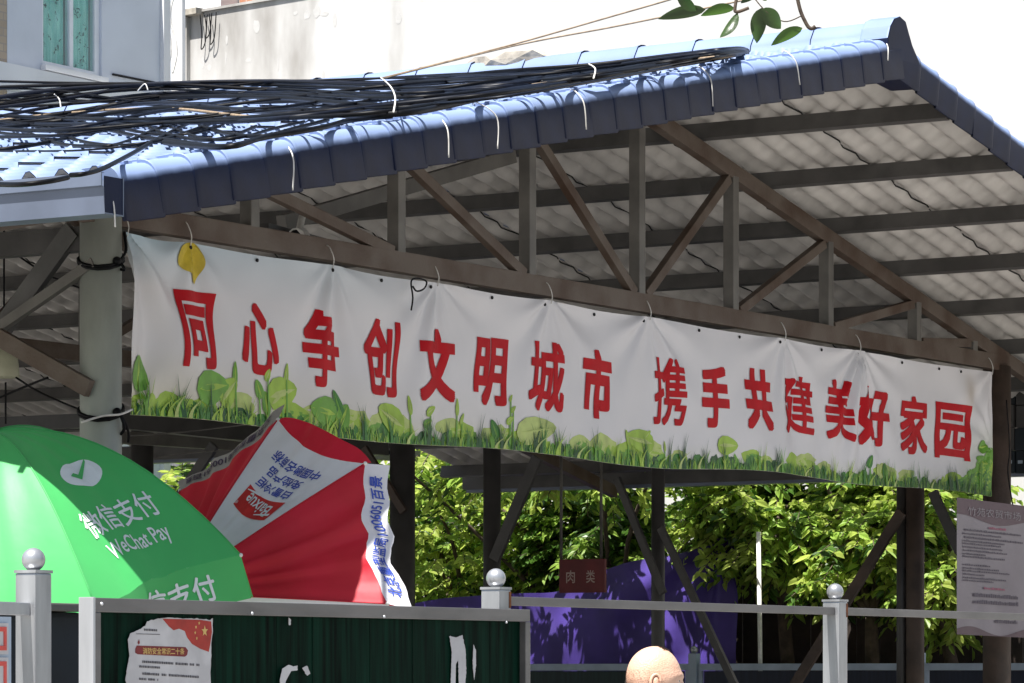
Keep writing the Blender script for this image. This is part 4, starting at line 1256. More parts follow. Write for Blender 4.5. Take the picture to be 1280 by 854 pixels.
# ------------------------------------------------------------------ purple tarpaulin, far fence, far clutter
UT = 15.3
tl = [(505, 757), (560, 748), (640, 742), (700, 738), (760, 712), (800, 700), (850, 692), (880, 684), (905, 672), (918, 690)]
tp = [on_u(x, y, UT) for x, y in tl]
mb = MB(); nx, ny = 90, 26
path = smooth_path(tp, 10); nx = len(path) - 1
kn = on_u(905, 672, UT)
for j in range(ny + 1):
    for i in range(nx + 1):
        p = path[i]; t = j / ny
        z = p.z * (1 - t) + .1 * t
        dy = p.y - kn.y
        ph = math.atan2(dy, (kn.z + .05) - z + .02)
        r_ = math.hypot(dy, kn.z - z)
        d = .07 * math.sin(ph * 14) * math.exp(-r_ / 1.3) + .05 * math.sin(p.y * 3.1 + z) + .05 * noise.noise((p.y * 2.2, z * 1.5, 1)) + .02 * noise.noise((p.y * 6, z * 5, 1))
        mb.v.append((UT - d, p.y, z))
for j in range(ny):
    for i in range(nx):
        a = j * (nx + 1) + i
        mb.f.append((a, a + 1, a + nx + 2, a + nx + 1)); mb.m.append(0)
tag(mb.build('tarpaulin', M['purple'], smooth=True), 'purple tarpaulin strung up under the trees behind the shed', 'tarpaulin')
UF = 14.6
ff = thing('far_fence', 'far low fence with a pale blue rail in front of the purple tarpaulin', 'fence', (UF, 4, 0))
v0, v1 = on_u(600, 834, UF).y, on_u(1300, 834, UF).y
zr = on_u(868, 834, UF).z
vp = on_u(868, 830, UF).y
segs = [(v0, vp + .05), (vp - .05, vp - 2.15), (vp - 2.25, vp - 4.3)]
for a, b in segs:
    mb = MB(); mb.box((UF - .02, min(a, b), zr - .03), (UF + .02, max(a, b), zr + .03)); mb.build('rail', M['fence_blue'], ff, bevel=.004)
    mb = MB(); mb.box((UF - .005, min(a, b) + .05, .15), (UF + .005, max(a, b) - .05, zr - .035)); mb.build('panel', M['fence_green'] if a > vp else M['navy_panel'], ff)
    for q in (a, b):
        s_ = .035 if q == min(a, b) else -.035
        mb = MB(); mb.box((UF - .018, min(q, q + s_), .1), (UF + .018, max(q, q + s_), zr - .031)); mb.build('stile', M['fence_blue'], ff)
for q in (vp, vp - 2.2, vp - 4.35):
    zt_ = on_u(868, 817, UF).z
    mb = MB(); mb.box((UF - .04, q - .04, 0), (UF + .04, q + .04, zt_)); po = mb.build('post', M['fence_blue'], ff, bevel=.004); 
    mb = MB(); mb.sphere((UF, q, zt_ + .032), .034, 14, 10); mb.build('ball', M['stainless'], po, smooth=True)
a, b = on_u(948, 665, 14.75), on_u(954, 826, 14.75)
mb = MB(); mb.tube([a, (b.x, b.y, 0)], .02, 8); tag(mb.build('pole', M['white_plastic'], smooth=True), 'thin white pole leaning beside the purple tarpaulin under the hedge', 'pole')
# brown boarded shack under the trees
shk = thing('wooden_shack', 'dark brown boarded shack in the shade under the trees at right', 'shack', (16, 1.5, 0))
ya, yb = on_u(900, 800, 16.3).y, -2.6
nb = 34
for k in range(nb):
    y0, y1 = ya + (yb - ya) * k / nb, ya + (yb - ya) * (k + 1) / nb
    mb = MB(); mb.box((16.3 + rnd.uniform(-.012, .012), y1 + .006, 0), (16.34, y0 - .006, 2.75 + rnd.uniform(-.03, .03))); mb.build('board', M['wood_dark'], shk)
mb = MB(); mb.beam((16.4, ya + .1, 2.80), (16.4, yb - .1, 2.80), .5, .04); mb.build('roof', M['wood_dark'], shk)
for y in (ya - .1, yb + .1):
    mb = MB(); mb.box((16.2, y - .04, 0), (16.28, y + .04, 2.77)); mb.build('post', M['wood_dark'], shk)

# ------------------------------------------------------------------ trees behind the shed
def leaf_geo(mb, p, d, nrm, L, W, mi):
    d = d.normalized(); s = d.cross(nrm)
    if s.length < 1e-4: s = d.orthogonal()
    s.normalize(); nn = s.cross(d)
    f = .18 * W
    a = p; l1 = p + d * L * .35 + s * W * .5 + nn * f; l2 = p + d * L * .72 + s * W * .36 + nn * f - nn * L * .04
    r1 = p + d * L * .35 - s * W * .5 + nn * f; r2 = p + d * L * .72 - s * W * .36 + nn * f - nn * L * .04
    tp_ = p + d * L - nn * L * .12
    mb.add([a, l1, l2, tp_, r2, r1], [(0, 3, 2, 1), (0, 5, 4, 3)], mi)
def tree(name, base, h, centre, rad, ntw, lab, seed, hollow=.35, mix=(0, 0, 1, 1, 1, 2), lf=.8):
    rr = random.Random(seed)
    t = thing(name, lab, 'tree', base)
    base = Vector(base); c = Vector(centre)
    mb = MB()
    fork = base.lerp(Vector((c.x, c.y, c.z - rad[2] * .5)), lf)
    tr = smooth_path([base, base.lerp(fork, .5) + Vector((rr.uniform(-.1, .1), rr.uniform(-.1, .1), 0)), fork], 4)
    mb.tube(tr, [.10 - .05 * i / len(tr) for i in range(len(tr))], 9)
    tk_ = mb.build('trunk', M['bark'], t, smooth=True)
    lb = MB(); cr = MB(); tw = []
    for k in range(9):
        a = rr.random() * 6.28
        e = c + Vector((rad[0] * .75 * math.cos(a), rad[1] * .75 * math.sin(a), rad[2] * rr.uniform(-.5, .7)))
        pth = smooth_path([fork, fork.lerp(e, .5) + Vector((rr.uniform(-.2, .2), rr.uniform(-.2, .2), .2)), e], 5)
        lb.tube(pth, [.035 - .028 * i / len(pth) for i in range(len(pth))], 6)
        tw += pth[4:]
    n = 0
    while n < ntw:
        q = Vector((rr.gauss(0, .5), rr.gauss(0, .5), rr.gauss(0, .55)))
        if q.length > 1 or q.length < hollow: continue
        p = c + Vector((q.x * rad[0], q.y * rad[1], q.z * rad[2]))
        if noise.noise(p * 1.9 + Vector((seed, 0, 0))) < -.06: n += .1; continue
        if p.z < .7 : continue
        n += 1
        outd = Vector((q.x, q.y, q.z * .3)).normalized()
        td = (outd + Vector((rr.uniform(-.6, .6), rr.uniform(-.6, .6), rr.uniform(-.5, .2)))).normalized()
        ln = rr.uniform(.18, .34)
        e = p + td * ln - Vector((0, 0, .05))
        cr.tube([p, e], .004, 4, 3, cap=False)
        m_ = rr.choice(mix)
        for i in range(9):
            s = (i + .6) / 9
            o = p.lerp(e, s)
            sd = td.cross(Vector((0, 0, 1)))
            if sd.length < 1e-3: sd = Vector((1, 0, 0))
            sd.normalize()
            ld = (sd * (1 if i % 2 else -1) * 1.0 + td * .7 + Vector((rr.uniform(-.35, .35), rr.uniform(-.35, .35), rr.uniform(-.75, .05))))
            nr = Vector((rr.uniform(-1.4, .15), rr.uniform(-.7, .5), .75))
            leaf_geo(cr, o, ld, nr, rr.uniform(.075, .16), rr.uniform(.036, .072), m_ if rr.random() < .8 else rr.choice(mix))
    lb.build('limb', M['bark'], tk_, smooth=True)
    cr.build('crown', [M['leaf_a'], M['leaf_b'], M['leaf_c'], M['bark']], t, kind='stuff')
    return t
def tpos(x, u): return on_u(x, 842, u).y
specs = [(215, 15.3, 2.6, (1.0, 1.1, 1.1), 330, 'bright leafy tree showing between the two umbrellas'), (400, 15.6, 2.7, (1.1, 1.1, 1.2), 330, 'leafy tree hidden behind the red umbrella and the inner column'),
         (575, 15.2, 2.65, (1.1, 1.0, 1.15), 420, 'bright leafy tree between the two dark inner columns'), (690, 15.6, 2.7, (.9, 1.0, 1.25), 400, 'darker leafy tree behind the hanging red sign'),
         (860, 16.4, 2.4, (.8, .6, .5), 100, 'low leafy tree behind the purple tarpaulin'), (975, 14.6, 3.15, (.7, 1.0, .75), 400, 'bright leafy tree above the right end of the purple tarpaulin'),
         (1085, 14.4, 3.05, (.7, .75, .85), 340, 'leafy tree drooping beside the brown column at right'), (1180, 14.6, 2.8, (.6, .5, .9), 200, 'leafy tree showing through beside the hanging notice sheet')]
for i, (x, u, zc, rad, ntw, lab) in enumerate(specs):
    u += 1.0
    y = tpos(x, u)
    tree('leafy_tree', (u + .3, y, 0), 4, (u, y, zc), rad, int(ntw * 1.5), lab, i * 7 + 3)
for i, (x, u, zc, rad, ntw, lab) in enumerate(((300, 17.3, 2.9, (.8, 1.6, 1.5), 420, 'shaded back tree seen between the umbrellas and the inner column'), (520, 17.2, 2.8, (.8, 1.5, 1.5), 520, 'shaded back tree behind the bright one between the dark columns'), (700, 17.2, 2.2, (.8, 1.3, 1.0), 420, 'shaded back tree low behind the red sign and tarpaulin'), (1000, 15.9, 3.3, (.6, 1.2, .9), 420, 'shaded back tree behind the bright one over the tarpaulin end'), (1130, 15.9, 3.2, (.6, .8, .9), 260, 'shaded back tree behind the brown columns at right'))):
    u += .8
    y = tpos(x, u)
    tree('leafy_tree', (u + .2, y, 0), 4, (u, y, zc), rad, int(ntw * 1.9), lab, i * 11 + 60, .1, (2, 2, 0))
# an overhanging limb that dapples the tarpaulin
y = tpos(800, 14.7)
tree('leafy_tree', (17.9, y + 1.6, 0), 4.4, (14.9, y + .8, 3.7), (.95, 2.9, .5), 330, 'leafy tree arching over the top of the purple tarpaulin', 91, 0., lf=.45)
y = tpos(735, 15.9)
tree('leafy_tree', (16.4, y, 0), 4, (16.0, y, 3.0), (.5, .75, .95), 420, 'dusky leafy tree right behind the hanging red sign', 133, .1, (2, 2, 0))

# ------------------------------------------------------------------ hanging leaves near the camera
br = thing('tree_branch', 'leafy twig hanging into the top of the picture before the pale wall', 'branch', tuple(on_Z(960, -60, 7)))
ZL = 7.0
mb = MB(); mb.tube(smooth_path([on_Z(x, y, ZL) for x, y in ((1000, -90), (994, -30), (999, 8), (1008, 30), (1014, 36), (1019, 33))]), [.006] * 26 if False else .0035, 6); mb.build('twig', M['bark'], br, smooth=True)
mb = MB(); mb.tube(smooth_path([on_Z(x, y, ZL) for x, y in ((940, -80), (925, -20), (919, 8), (921, 15), (936, 10))]), .0032, 6); mb.build('twig', M['bark'], br, smooth=True)
mb = MB(); mb.tube(smooth_path([on_Z(x, y, ZL) for x, y in ((1002, 20), (980, 27), (955, 12), (930, -20))]), .0012, 5); mb.build('twig', M['bark'], br, smooth=True)
for x0, y0, x1, y1, wd, tw_, m_ in ((882, 12, 823, 24, 16, .3, 'leaf_c'), (870, 14, 845, -12, 15, -.4, 'leaf_c'), (918, 10, 876, 20, 15, .5, 'leaf_a'), (922, 16, 900, 47, 14, -.6, 'leaf_c'), (952, 10, 946, 54, 20, .2, 'leaf_c'), (950, 12, 976, 36, 22, -.3, 'leaf_c'), (1003, 35, 964, 57, 15, .4, 'leaf_a'), (945, -8, 926, 4, 9, .2, 'leaf_c'), (958, 1, 950, -12, 8, 0, 'leaf_c')):
    a = on_Z(x0, y0, ZL); b = on_Z(x1, y1, ZL + tw_ * .04)
    mb = MB(); d = b - a; L = d.length
    view = (a - cam_o.location).normalized()
    s = d.cross(view).normalized(); nn = s.cross(d).normalized()
    s = (s * math.cos(tw_) + nn * math.sin(tw_)); nn = s.cross(d).normalized()
    W = wd / F * ZL; n = 10; rows = []
    for i in range(n + 1):
        t = i / n; ww = W * .5 * math.sin(math.pi * min(.999, t ** .8)) ** .8 + .0004
        cpt = a + d * t + nn * (.10 * L * math.sin(t * math.pi))
        rows.append([cpt + s * ww + nn * ww * .25, cpt + s * ww * .5 + nn * ww * .08, cpt, cpt - s * ww * .5 + nn * ww * .08, cpt - s * ww + nn * ww * .25])
    for r_ in rows: mb.v += [tuple(q) for q in r_]
    for i in range(n):
        for j in range(4):
            q = i * 5 + j; mb.f.append((q, q + 1, q + 6, q + 5)); mb.m.append(0)
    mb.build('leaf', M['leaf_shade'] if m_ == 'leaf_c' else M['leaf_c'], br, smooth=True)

# ------------------------------------------------------------------ the man walking past
pm = on_Z(818, 842, 13.3)
man = thing('person', 'bald person walking past the fence with close-cropped hair, only the head in view', 'person', (pm.x, pm.y, 0))
HZ = 1.6 + (HY - 808) / F * 13.3          # top of the head
fwd = camv(1, .12, 0) - camv(0, 0, 0); fwd.z = 0; fwd.normalize()       # he faces right
lat = Vector((0, 0, 1)).cross(fwd)          # his left
def hp(f_, l_, z_): return Vector((pm.x, pm.y, 0)) + fwd * f_ + lat * l_ + Vector((0, 0, z_))
def body():
    sk = {'pelvis': ((0, 0, .93), .15), 'waist': ((.01, 0, 1.08), .135), 'chest': ((.01, 0, 1.28), .155), 'neckb': ((0, 0, HZ - .27), .07), 'neck': ((.012, 0, HZ - .21), .058),
          'shl': ((0, .17, HZ - .30), .062), 'ell': ((-.06, .23, 1.10), .045), 'wrl': ((.06, .25, .87), .032), 'shr': ((0, -.17, HZ - .30), .062), 'elr': ((-.02, -.23, 1.10), .045), 'wrr': ((.14, -.24, .90), .032),
          'hil': ((0, .09, .87), .095), 'knl': ((.10, .09, .48), .062), 'anl': ((.04, .09, .09), .042), 'tol': ((.20, .09, .04), .035), 'hir': ((0, -.09, .87), .095), 'knr': ((-.02, -.09, .48), .062), 'anr': ((-.22, -.09, .13), .042), 'tor': ((-.08, -.09, .05), .035)}
    ed = [('pelvis', 'waist'), ('waist', 'chest'), ('chest', 'neckb'), ('neckb', 'neck'), ('chest', 'shl'), ('shl', 'ell'), ('ell', 'wrl'), ('chest', 'shr'), ('shr', 'elr'), ('elr', 'wrr'), ('pelvis', 'hil'), ('hil', 'knl'), ('knl', 'anl'), ('anl', 'tol'), ('pelvis', 'hir'), ('hir', 'knr'), ('knr', 'anr'), ('anr', 'tor')]
    for side, s in (('l', 1), ('r', -1)):
        w_, r_ = sk['wr' + side]
        palm = (w_[0] + .05, w_[1], w_[2] - .06)
        sk['pa' + side] = (palm, .03); ed.append(('wr' + side, 'pa' + side))
        for i in range(4):
            b = (palm[0] + .045 - .012 * i, palm[1] + s * .005, palm[2] - .02 - .006 * i)
            k1 = (b[0] + .008, b[1] - s * .005, b[2] - .04); k2 = (k1[0] - .006, k1[1] - s * .012, k1[2] - .028 + .004 * i)
            for nm, q, rr in (('a', b, .0105), ('b', k1, .009), ('c', k2, .008)): sk['f%s%d%s' % (side, i, nm)] = (q, rr)
            ed += [('pa' + side, 'f%s%da' % (side, i)), ('f%s%da' % (side, i), 'f%s%db' % (side, i)), ('f%s%db' % (side, i), 'f%s%dc' % (side, i))]
        t1 = (palm[0] + .05, palm[1] - s * .015, palm[2] + .02); t2 = (t1[0] + .02, t1[1] - s * .008, t1[2] - .03)
        sk['t%sa' % side] = (t1, .011); sk['t%sb' % side] = (t2, .009)
        ed += [('pa' + side, 't%sa' % side), ('t%sa' % side, 't%sb' % side)]
    names = list(sk)
    me = bpy.data.meshes.new('body')
    me.from_pydata([tuple(hp(*sk[n_][0])) for n_ in names], [(names.index(a), names.index(b)) for a, b in ed], [])
    o = bpy.data.objects.new('tmp', me); COL.objects.link(o)
    md = o.modifiers.new('skin', 'SKIN')
    if not me.skin_vertices: me.skin_vertices.new()
    for i, n_ in enumerate(names):
        r_ = sk[n_][1]; me.skin_vertices[0].data[i].radius = (r_, r_ * (.75 if n_ in ('chest', 'waist', 'pelvis') else 1))
    me.skin_vertices[0].data[0].use_root = True
    sb = o.modifiers.new('sub', 'SUBSURF'); sb.levels = sb.render_levels = 2
    dg = bpy.context.evaluated_depsgraph_get()
    m2 = bpy.data.meshes.new_from_object(o.evaluated_get(dg))
    bpy.data.objects.remove(o); bpy.data.meshes.remove(me)
    m2.name = 'body'; m2.materials.clear()
    for q in ('skin', 'shirt', 'trousers', 'shoe'): m2.materials.append(M[q])
    c = Vector((pm.x, pm.y, 0))
    for p in m2.polygons:
        z = p.center.z; l_ = abs((p.center - c).dot(lat))
        p.material_index = 3 if z < .10 else 2 if z < .98 and l_ < .20 else 1 if z < HZ - .255 and not (z < 1.16 and l_ > .185) else 0
        p.use_smooth = True
    return m2
link('body', body(), man)
# head
mb = MB(); n, m_ = 48, 36
hc = hp(0, 0, HZ - .118)
for i in range(m_ + 1):
    th = math.pi * i / m_
    for k in range(n):
        a = 2 * math.pi * k / n
        dz, df, dl = math.cos(th), math.sin(th) * math.cos(a), math.sin(th) * math.sin(a)
        f_, l_, z_ = df * .098, dl * .077, dz * .118
        if df < 0: f_ *= 1.02 + .06 * max(0, dz)
        if dz < 0: f_ = f_ * (1 - .18 * (-dz) * (1 if df < 0 else .2)); l_ *= 1 - .22 * (-dz)
        if df > .3:      # face
            fr_ = (df - .3) / .7
            z_rel = z_ / .118
            f_ += .008 * math.exp(-((z_rel - .12) / .10) ** 2) * fr_ ** .5                             # brow
            f_ -= .007 * math.exp(-((z_rel + .03) / .07) ** 2) * math.exp(-((abs(l_) - .032) / .016) ** 2)   # eye sockets
            f_ += .026 * math.exp(-((z_rel + .26) / .15) ** 2) * math.exp(-(l_ / .013) ** 2)              # nose
            f_ += .005 * math.exp(-((z_rel + .55) / .06) ** 2) * math.exp(-(l_ / .024) ** 2)              # lips
            f_ += .008 * math.exp(-((z_rel + .85) / .12) ** 2) * fr_                                      # chin
        mb.v.append(tuple(hc + fwd * f_ + lat * l_ + Vector((0, 0, z_))))
for i in range(m_):
    for k in range(n):
        a, b = i * n + k, i * n + (k + 1) % n
        mb.f.append((a, a + n, b + n, b)); mb.m.append(0)
hd = mb.build('head', M['skin'], man, smooth=True)
for s in (-1, 1):
    mb = MB(); q = hc + fwd * -.008 + lat * s * .074 + Vector((0, 0, -.012))
    ring = [q + (fwd * (.019 * math.cos(t)) + Vector((0, 0, 1)) * (.031 * math.sin(t))) * (1.0 if math.sin(t) > 0 else .85) + lat * s * (.012 + .004 * math.cos(t + 2)) for t in [2 * math.pi * k / 16 for k in range(17)]]
    mb.tube(ring, .006, 8); mb.sphere(q + lat * s * .004, .016, 10, 8, sq=(.9, .9, 1.6)); mb.build('ear', M['skin'], man, smooth=True)
    mb = MB(); mb.sphere(hc + fwd * .073 + lat * s * .032 + Vector((0, 0, -.004)), .0115, 12, 8); mb.build('eye', M['eye'], man, smooth=True)
    mb = MB(); mb.sphere(hc + fwd * .0808 + lat * s * .032 + Vector((0, 0, -.004)), .0055, 10, 6); mb.build('iris', M['iris'], man, smooth=True)
    mb = MB(); mb.tube(smooth_path([hc + fwd * (.098 - .030 * (t - .1) ** 2 * 6) + lat * s * (.012 + .036 * t) + Vector((0, 0, .016 + .006 * math.sin(t * 3))) for t in (0, .33, .66, 1)]), .0042, 6); mb.build('eyebrow', M['hair'], man, smooth=True)
# stubble fringe round the back of the scalp
mb = MB()
for k in range(420):
    a = rnd.uniform(1.5, 4.78); dz = rnd.uniform(-.35, .30)
    th = math.acos(dz); df, dl = math.sin(th) * math.cos(a), math.sin(th) * math.sin(a)
    p = hc + fwd * df * .1005 + lat * dl * .078 + Vector((0, 0, dz * .119))
    e = p + (p - hc).normalized() * .004 + Vector((0, 0, -.003))
    mb.tube([p, e], .0003, 3, cap=False)
mb.build('stubble', M['hair'], man, kind='stuff')
for k in range(1):
    mb = MB()
    for q in range(900):
        a = rnd.uniform(-1.0, 1.0); dz = rnd.uniform(.86, .995)
        th = math.acos(dz); df, dl = math.sin(th) * math.cos(a + math.pi * rnd.choice((0, .3))), math.sin(th) * math.sin(a)
        p = hc + fwd * df * .0985 + lat * dl * .0775 + Vector((0, 0, dz * .1185))
        mb.tube([p, p + Vector((-.0008, 0, .0026))], .0005, 3, cap=False)
    mb.build('crown_stubble', M['hair'], man, kind='stuff')

# ------------------------------------------------------------------ buildings beyond
def wall_dir():
    d = camv((-4692 - 640) / F, 1, 0) - camv(0, 0, 0); d.z = 0; return -d.normalized()
WD = wall_dir()
A = on_Z(238, 20, 44); zt_ = A.z; A = Vector((A.x, A.y, 0))
WN = Vector((-WD.y, WD.x, 0))
if WN.dot(cam_o.location - A) < 0: WN = -WN
_nt = M['plaster'].node_tree
_rp = _nt.nodes[M['plaster']['ramp']]; _lk = _rp.inputs[0].links[0]; _src = _lk.from_socket
_g = _nt.nodes.new('ShaderNodeNewGeometry'); _dp = _nt.nodes.new('ShaderNodeVectorMath'); _dp.operation = 'DOT_PRODUCT'; _dp.inputs[1].default_value = WD
_ma = _nt.nodes.new('ShaderNodeMath'); _ma.operation = 'MULTIPLY_ADD'; _ma.inputs[1].default_value = .075; _ma.inputs[2].default_value = -.075 * A.dot(WD) - .10
_sm = _nt.nodes.new('ShaderNodeMath'); _sm.operation = 'ADD'
_nt.links.new(_g.outputs['Position'], _dp.inputs[0]); _nt.links.new(_dp.outputs['Value'], _ma.inputs[0]); _nt.links.new(_ma.outputs[0], _sm.inputs[0]); _nt.links.new(_src, _sm.inputs[1]); _nt.links.new(_sm.outputs[0], _rp.inputs[0])
bw = thing('boundary_wall', 'tall stained pale plaster wall glaring in the sun behind the shed roof', 'wall', tuple(A))
def slab(mb, a, b, th, z0, z1, mi=0):
    o = -WN * th
    mb.add([a + Vector((0, 0, z0)), b + Vector((0, 0, z0)), b + o + Vector((0, 0, z0)), a + o + Vector((0, 0, z0)), a + Vector((0, 0, z1)), b + Vector((0, 0, z1)), b + o + Vector((0, 0, z1)), a + o + Vector((0, 0, z1))],
           [(0, 3, 2, 1), (4, 5, 6, 7), (0, 1, 5, 4), (1, 2, 6, 5), (2, 3, 7, 6), (3, 0, 4, 7)], mi)
mb = MB(); slab(mb, A, A + WD * 26, .35, 0, zt_ + .02); mb.build('plaster_face', M['plaster'], bw)
PATCH = mat('bare_plaster_patch', (.48, .47, .455), .9, .12, 6, .3, 20)
for k in range(20):         # pale patches where the skin of the plaster has come off
    t = abs(rnd.gauss(0, 1.6)) + .15; z = zt_ - .15 - abs(rnd.gauss(0, .7)); n = 11; rx, rz = rnd.uniform(.012, .06), rnd.uniform(.015, .09)
    c = A + WD * t + WN * (.0008 + .0001 * k)
    ring = [c + WD * (rx * math.cos(a) * (1 + .5 * noise.noise((math.cos(a) * 2 + k, math.sin(a) * 2, k)))) + Vector((0, 0, z + rz * math.sin(a) * (1 + .5 * noise.noise((math.cos(a) * 2, math.sin(a) * 2 + k, k))))) for a in [2 * math.pi * i / n for i in range(n)]]
    mb = MB(); mb.add([p - WN * .0006 for p in ring] + ring, [tuple(range(n, 2 * n))] + [(i, (i + 1) % n, n + (i + 1) % n, n + i) for i in range(n)])
    mb.build('plaster_patch', PATCH, bw)
mb = MB(); slab(mb, A - WD * .16 + WN * .06, A - WD * .0 + WN * .06, .4, 0, zt_ - .02); mb.build('pillar', M['plaster'], bw)
mb = MB(); slab(mb, A - WD * .18 + WN * .12, A + WD * .22 + WN * .12, .5, zt_ - .01, zt_ + .06); mb.build('pillar_cap', M['rubble'], bw)
ri = random.Random(3)
mb = MB(); slab(mb, A + WD * .1 + WN * .03, A + WD * 26, .42, zt_ + .021, zt_ + .05); mb.build('coping', M['plaster'], bw)
for k, (xa, dx) in enumerate(((256, 4), (262, 8), (268, 6))):
    k0 = (xa - 238) / F * 44
    t0 = k0 / (WD.dot((camv(1, 0, 0) - camv(0, 0, 0)))) if abs(WD.dot((camv(1, 0, 0) - camv(0, 0, 0)))) > .1 else k0
    B_ = A + WD * t0 + WN * .06
    L = (.42, .30, .38)[k]
    pts = [B_ + Vector((0, 0, zt_ - .02)), B_ + WD * .03 + Vector((0, 0, zt_ - L * .6)), B_ + WD * .02 + Vector((0, 0, zt_ - L)), B_ + WD * .09 + Vector((0, 0, zt_ - L * .8)), B_ + WD * .12 + Vector((0, 0, zt_ - .02))]
    mb = MB(); mb.tube(smooth_path(pts), .007, 5)
    tag(mb.build('wire', M['black'], smooth=True), ('black wire loop hanging lowest from the top of the pale wall', 'black wire loop hanging highest from the top of the pale wall', 'black wire loop hanging rightmost from the top of the pale wall')[k], 'wire', 'wires drooping from the wall top')
# red brick building behind the wall
bb = thing('brick_building', 'red brick building peeping over the pale wall at the top', 'building', tuple(A - WN * 3))
mb = MB(); B0 = A - WN * 2.5 - WD * 1.75; slab(mb, B0, B0 + WD * 2.2, 4, 0, zt_ + 1.5); mb.build('wall', M['brickwork'], bb)
mb = MB(); slab(mb, B0 - WD * 4 + WN * .3, B0 - WD * .02 + WN * .3, 3, 0, zt_ + 2); mb.build('white_wing', M['facade_white'], bb)
mb = MB(); B1 = B0 + WD * .62 + WN * .02; slab(mb, B1, B1 + WD * 1.1, .1, zt_ + .1, zt_ + .9); mb.build('window', M['black'], bb)

# house with the teal-curtained window
vfac = on_Z(200, 100, 40.0).y
Pr = on_v(200, 100, vfac); Pl = on_v(9, 100, vfac)
hs = thing('house', 'grey rendered house with a teal curtained window at the top left', 'house', (Pr.x, vfac, 0))
wx0, wx1 = on_v(53, 50, vfac).x, on_v(127, 50, vfac).x
wz0 = on_v(90, 89, vfac).z; wz1 = wz0 + 1.5
ZTOP = 9.2
for nm, lo, hi in (('wall', (Pl.x, vfac, 0), (wx0, vfac + 4, ZTOP)), ('wall', (wx1, vfac, 0), (Pr.x, vfac + 4, ZTOP)), ('wall', (wx0, vfac + .002, 0), (wx1, vfac + 4, wz0)), ('wall', (wx0, vfac + .002, wz1), (wx1, vfac + 4, ZTOP))):
    mb = MB(); mb.box(lo, hi); mb.build(nm, M['facade'], hs)
xm = wx0 + (wx1 - wx0) * .52
mb = MB()
ft = .05
mb.box((wx0 + .001, vfac + .03, wz0 + .001), (wx0 + ft, vfac + .09, wz1 - .001)); mb.box((wx1 - ft * 1.6, vfac + .03, wz0 + .001), (wx1 - .001, vfac + .09, wz1 - .001)); mb.box((wx0 + ft + .001, vfac + .031, wz0 + .001), (wx1 - ft * 1.6 - .001, vfac + .089, wz0 + ft)); mb.box((xm - ft * .6, vfac + .028, wz0 + ft + .001), (xm + ft * .6, vfac + .088, wz1 - .002))
wf = mb.build('window_frame', M['window_frame'], hs)
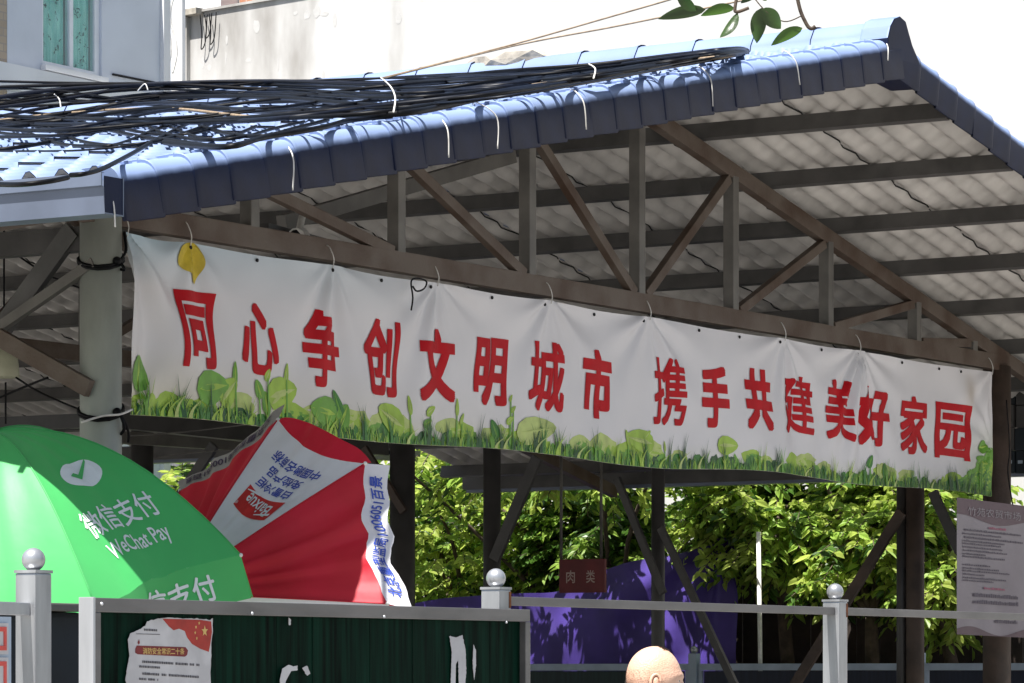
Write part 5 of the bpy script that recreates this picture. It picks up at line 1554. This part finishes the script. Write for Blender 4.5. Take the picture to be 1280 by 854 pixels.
for a, b in ((wx0 + ft, xm - ft * .6), (xm + ft * .6, wx1 - ft * 1.6)):
    mb = MB(); mb.box((a + .001, vfac + .055, wz0 + ft + .001), (b - .001, vfac + .060, wz1)); mb.build('pane', M['glass'], wf)
    mb = MB(); n = 40
    for i in range(n + 1):
        x = a + (b - a) * i / n; y = vfac + .12 + .018 * math.sin(i * 1.05) + .01 * math.sin(i * .37)
        mb.v += [(x, y, wz0 + .01), (x, y, wz1)]
    for i in range(n): mb.f.append((2 * i, 2 * i + 2, 2 * i + 3, 2 * i + 1)); mb.m.append(0)
    cu = mb.build('curtain', M['curtain'], hs, smooth=True)
    mb = MB()
    for k in range(26):
        x = rnd.uniform(a + .03, b - .03); z = rnd.uniform(wz0 + .06, wz1)
        for q in range(3):
            an = rnd.random() * 6.28; l_ = rnd.uniform(.02, .05)
            mb.add([(x, vfac + .088, z), (x + l_ * math.cos(an) + .008, vfac + .088, z + l_ * math.sin(an)), (x + 1.4 * l_ * math.cos(an), vfac + .088, z + 1.4 * l_ * math.sin(an)), (x + l_ * math.cos(an) - .008, vfac + .088, z + l_ * math.sin(an) + .01)], [(0, 1, 2, 3)])
    mb.build('curtain_sprigs', M['curtain_print'], hs, kind='stuff')
    mb = MB(); mb.box((a, vfac + .3, wz0), (b, vfac + .32, wz1)); 
mb = MB(); mb.box((wx0 - .03, vfac - .07, wz0 - .06), (wx1 + .03, vfac - .002, wz0 - .004)); mb.build('sill', M['facade_white'], wf)
mb = MB(); mb.box((Pr.x + .002, vfac - .05, 0), (Pr.x + .12, vfac + 3.8, ZTOP)); mb.build('corner_strip', M['facade_white'], hs)
# ledge below the window
zl = on_v(100, 101, vfac).z
mb = MB(); mb.box((Pl.x - 3, vfac - .10, zl - .25), (Pr.x + .1, vfac - .004, zl)); mb.build('ledge', M['facade_white'], hs)
for (xx, yy0, yy1) in ((142, 94, 96),):
    p0, p1 = on_v(141, 93, vfac - .02), on_v(196, 104, vfac - .02)
    mb = MB(); mb.tube([p0, p1], .012, 6); mb.build('wall_wire', M['black'], hs)
# tan brick house at the far left
tb = thing('brick_house', 'tan brick house wall at the far upper left corner', 'house', (Pl.x - 1, vfac - .5, 0))
xb0 = on_v(8.6, 50, vfac - .003)
mb = MB(); mb.box((xb0.x - 4, vfac - .003, 0), (xb0.x, vfac + 3.9, ZTOP)); mb.build('wall', M['tan_brickwork'], tb)
# grey pier with white pipes between the house and the wall
pr0 = on_Z(207, 50, 42.6)
pier = thing('pier', 'narrow grey and white building pier with pipes right of the curtained window', 'pier', (pr0.x, pr0.y, 0))
B2 = Vector((pr0.x, pr0.y, 0))
e_ = (camv(1, 0, 0) - camv(0, 0, 0)); e_.z = 0
k_ = WD.dot(e_)
mb = MB(); slab(mb, B2, B2 + WD * (.10 / k_), .05, 0, ZTOP); mb.build('shaft', M['facade'], pier)
mb = MB(); slab(mb, B2 + WD * (.101 / k_) + WN * .03, B2 + WD * (.225 / k_) + WN * .03, .05, 0, ZTOP); mb.build('white_strip', M['facade_white'], pier)
for x, wob in ((211, 3), (217, 4)):
    pts = [on_Z(x + wob * math.sin(y * .07 + x), y, 42.0) for y in range(-40, 100, 12)]
    mb = MB(); mb.tube(smooth_path(pts, 4), .014, 6); mb.build('pipe', M['white_plastic'], pier, smooth=True)
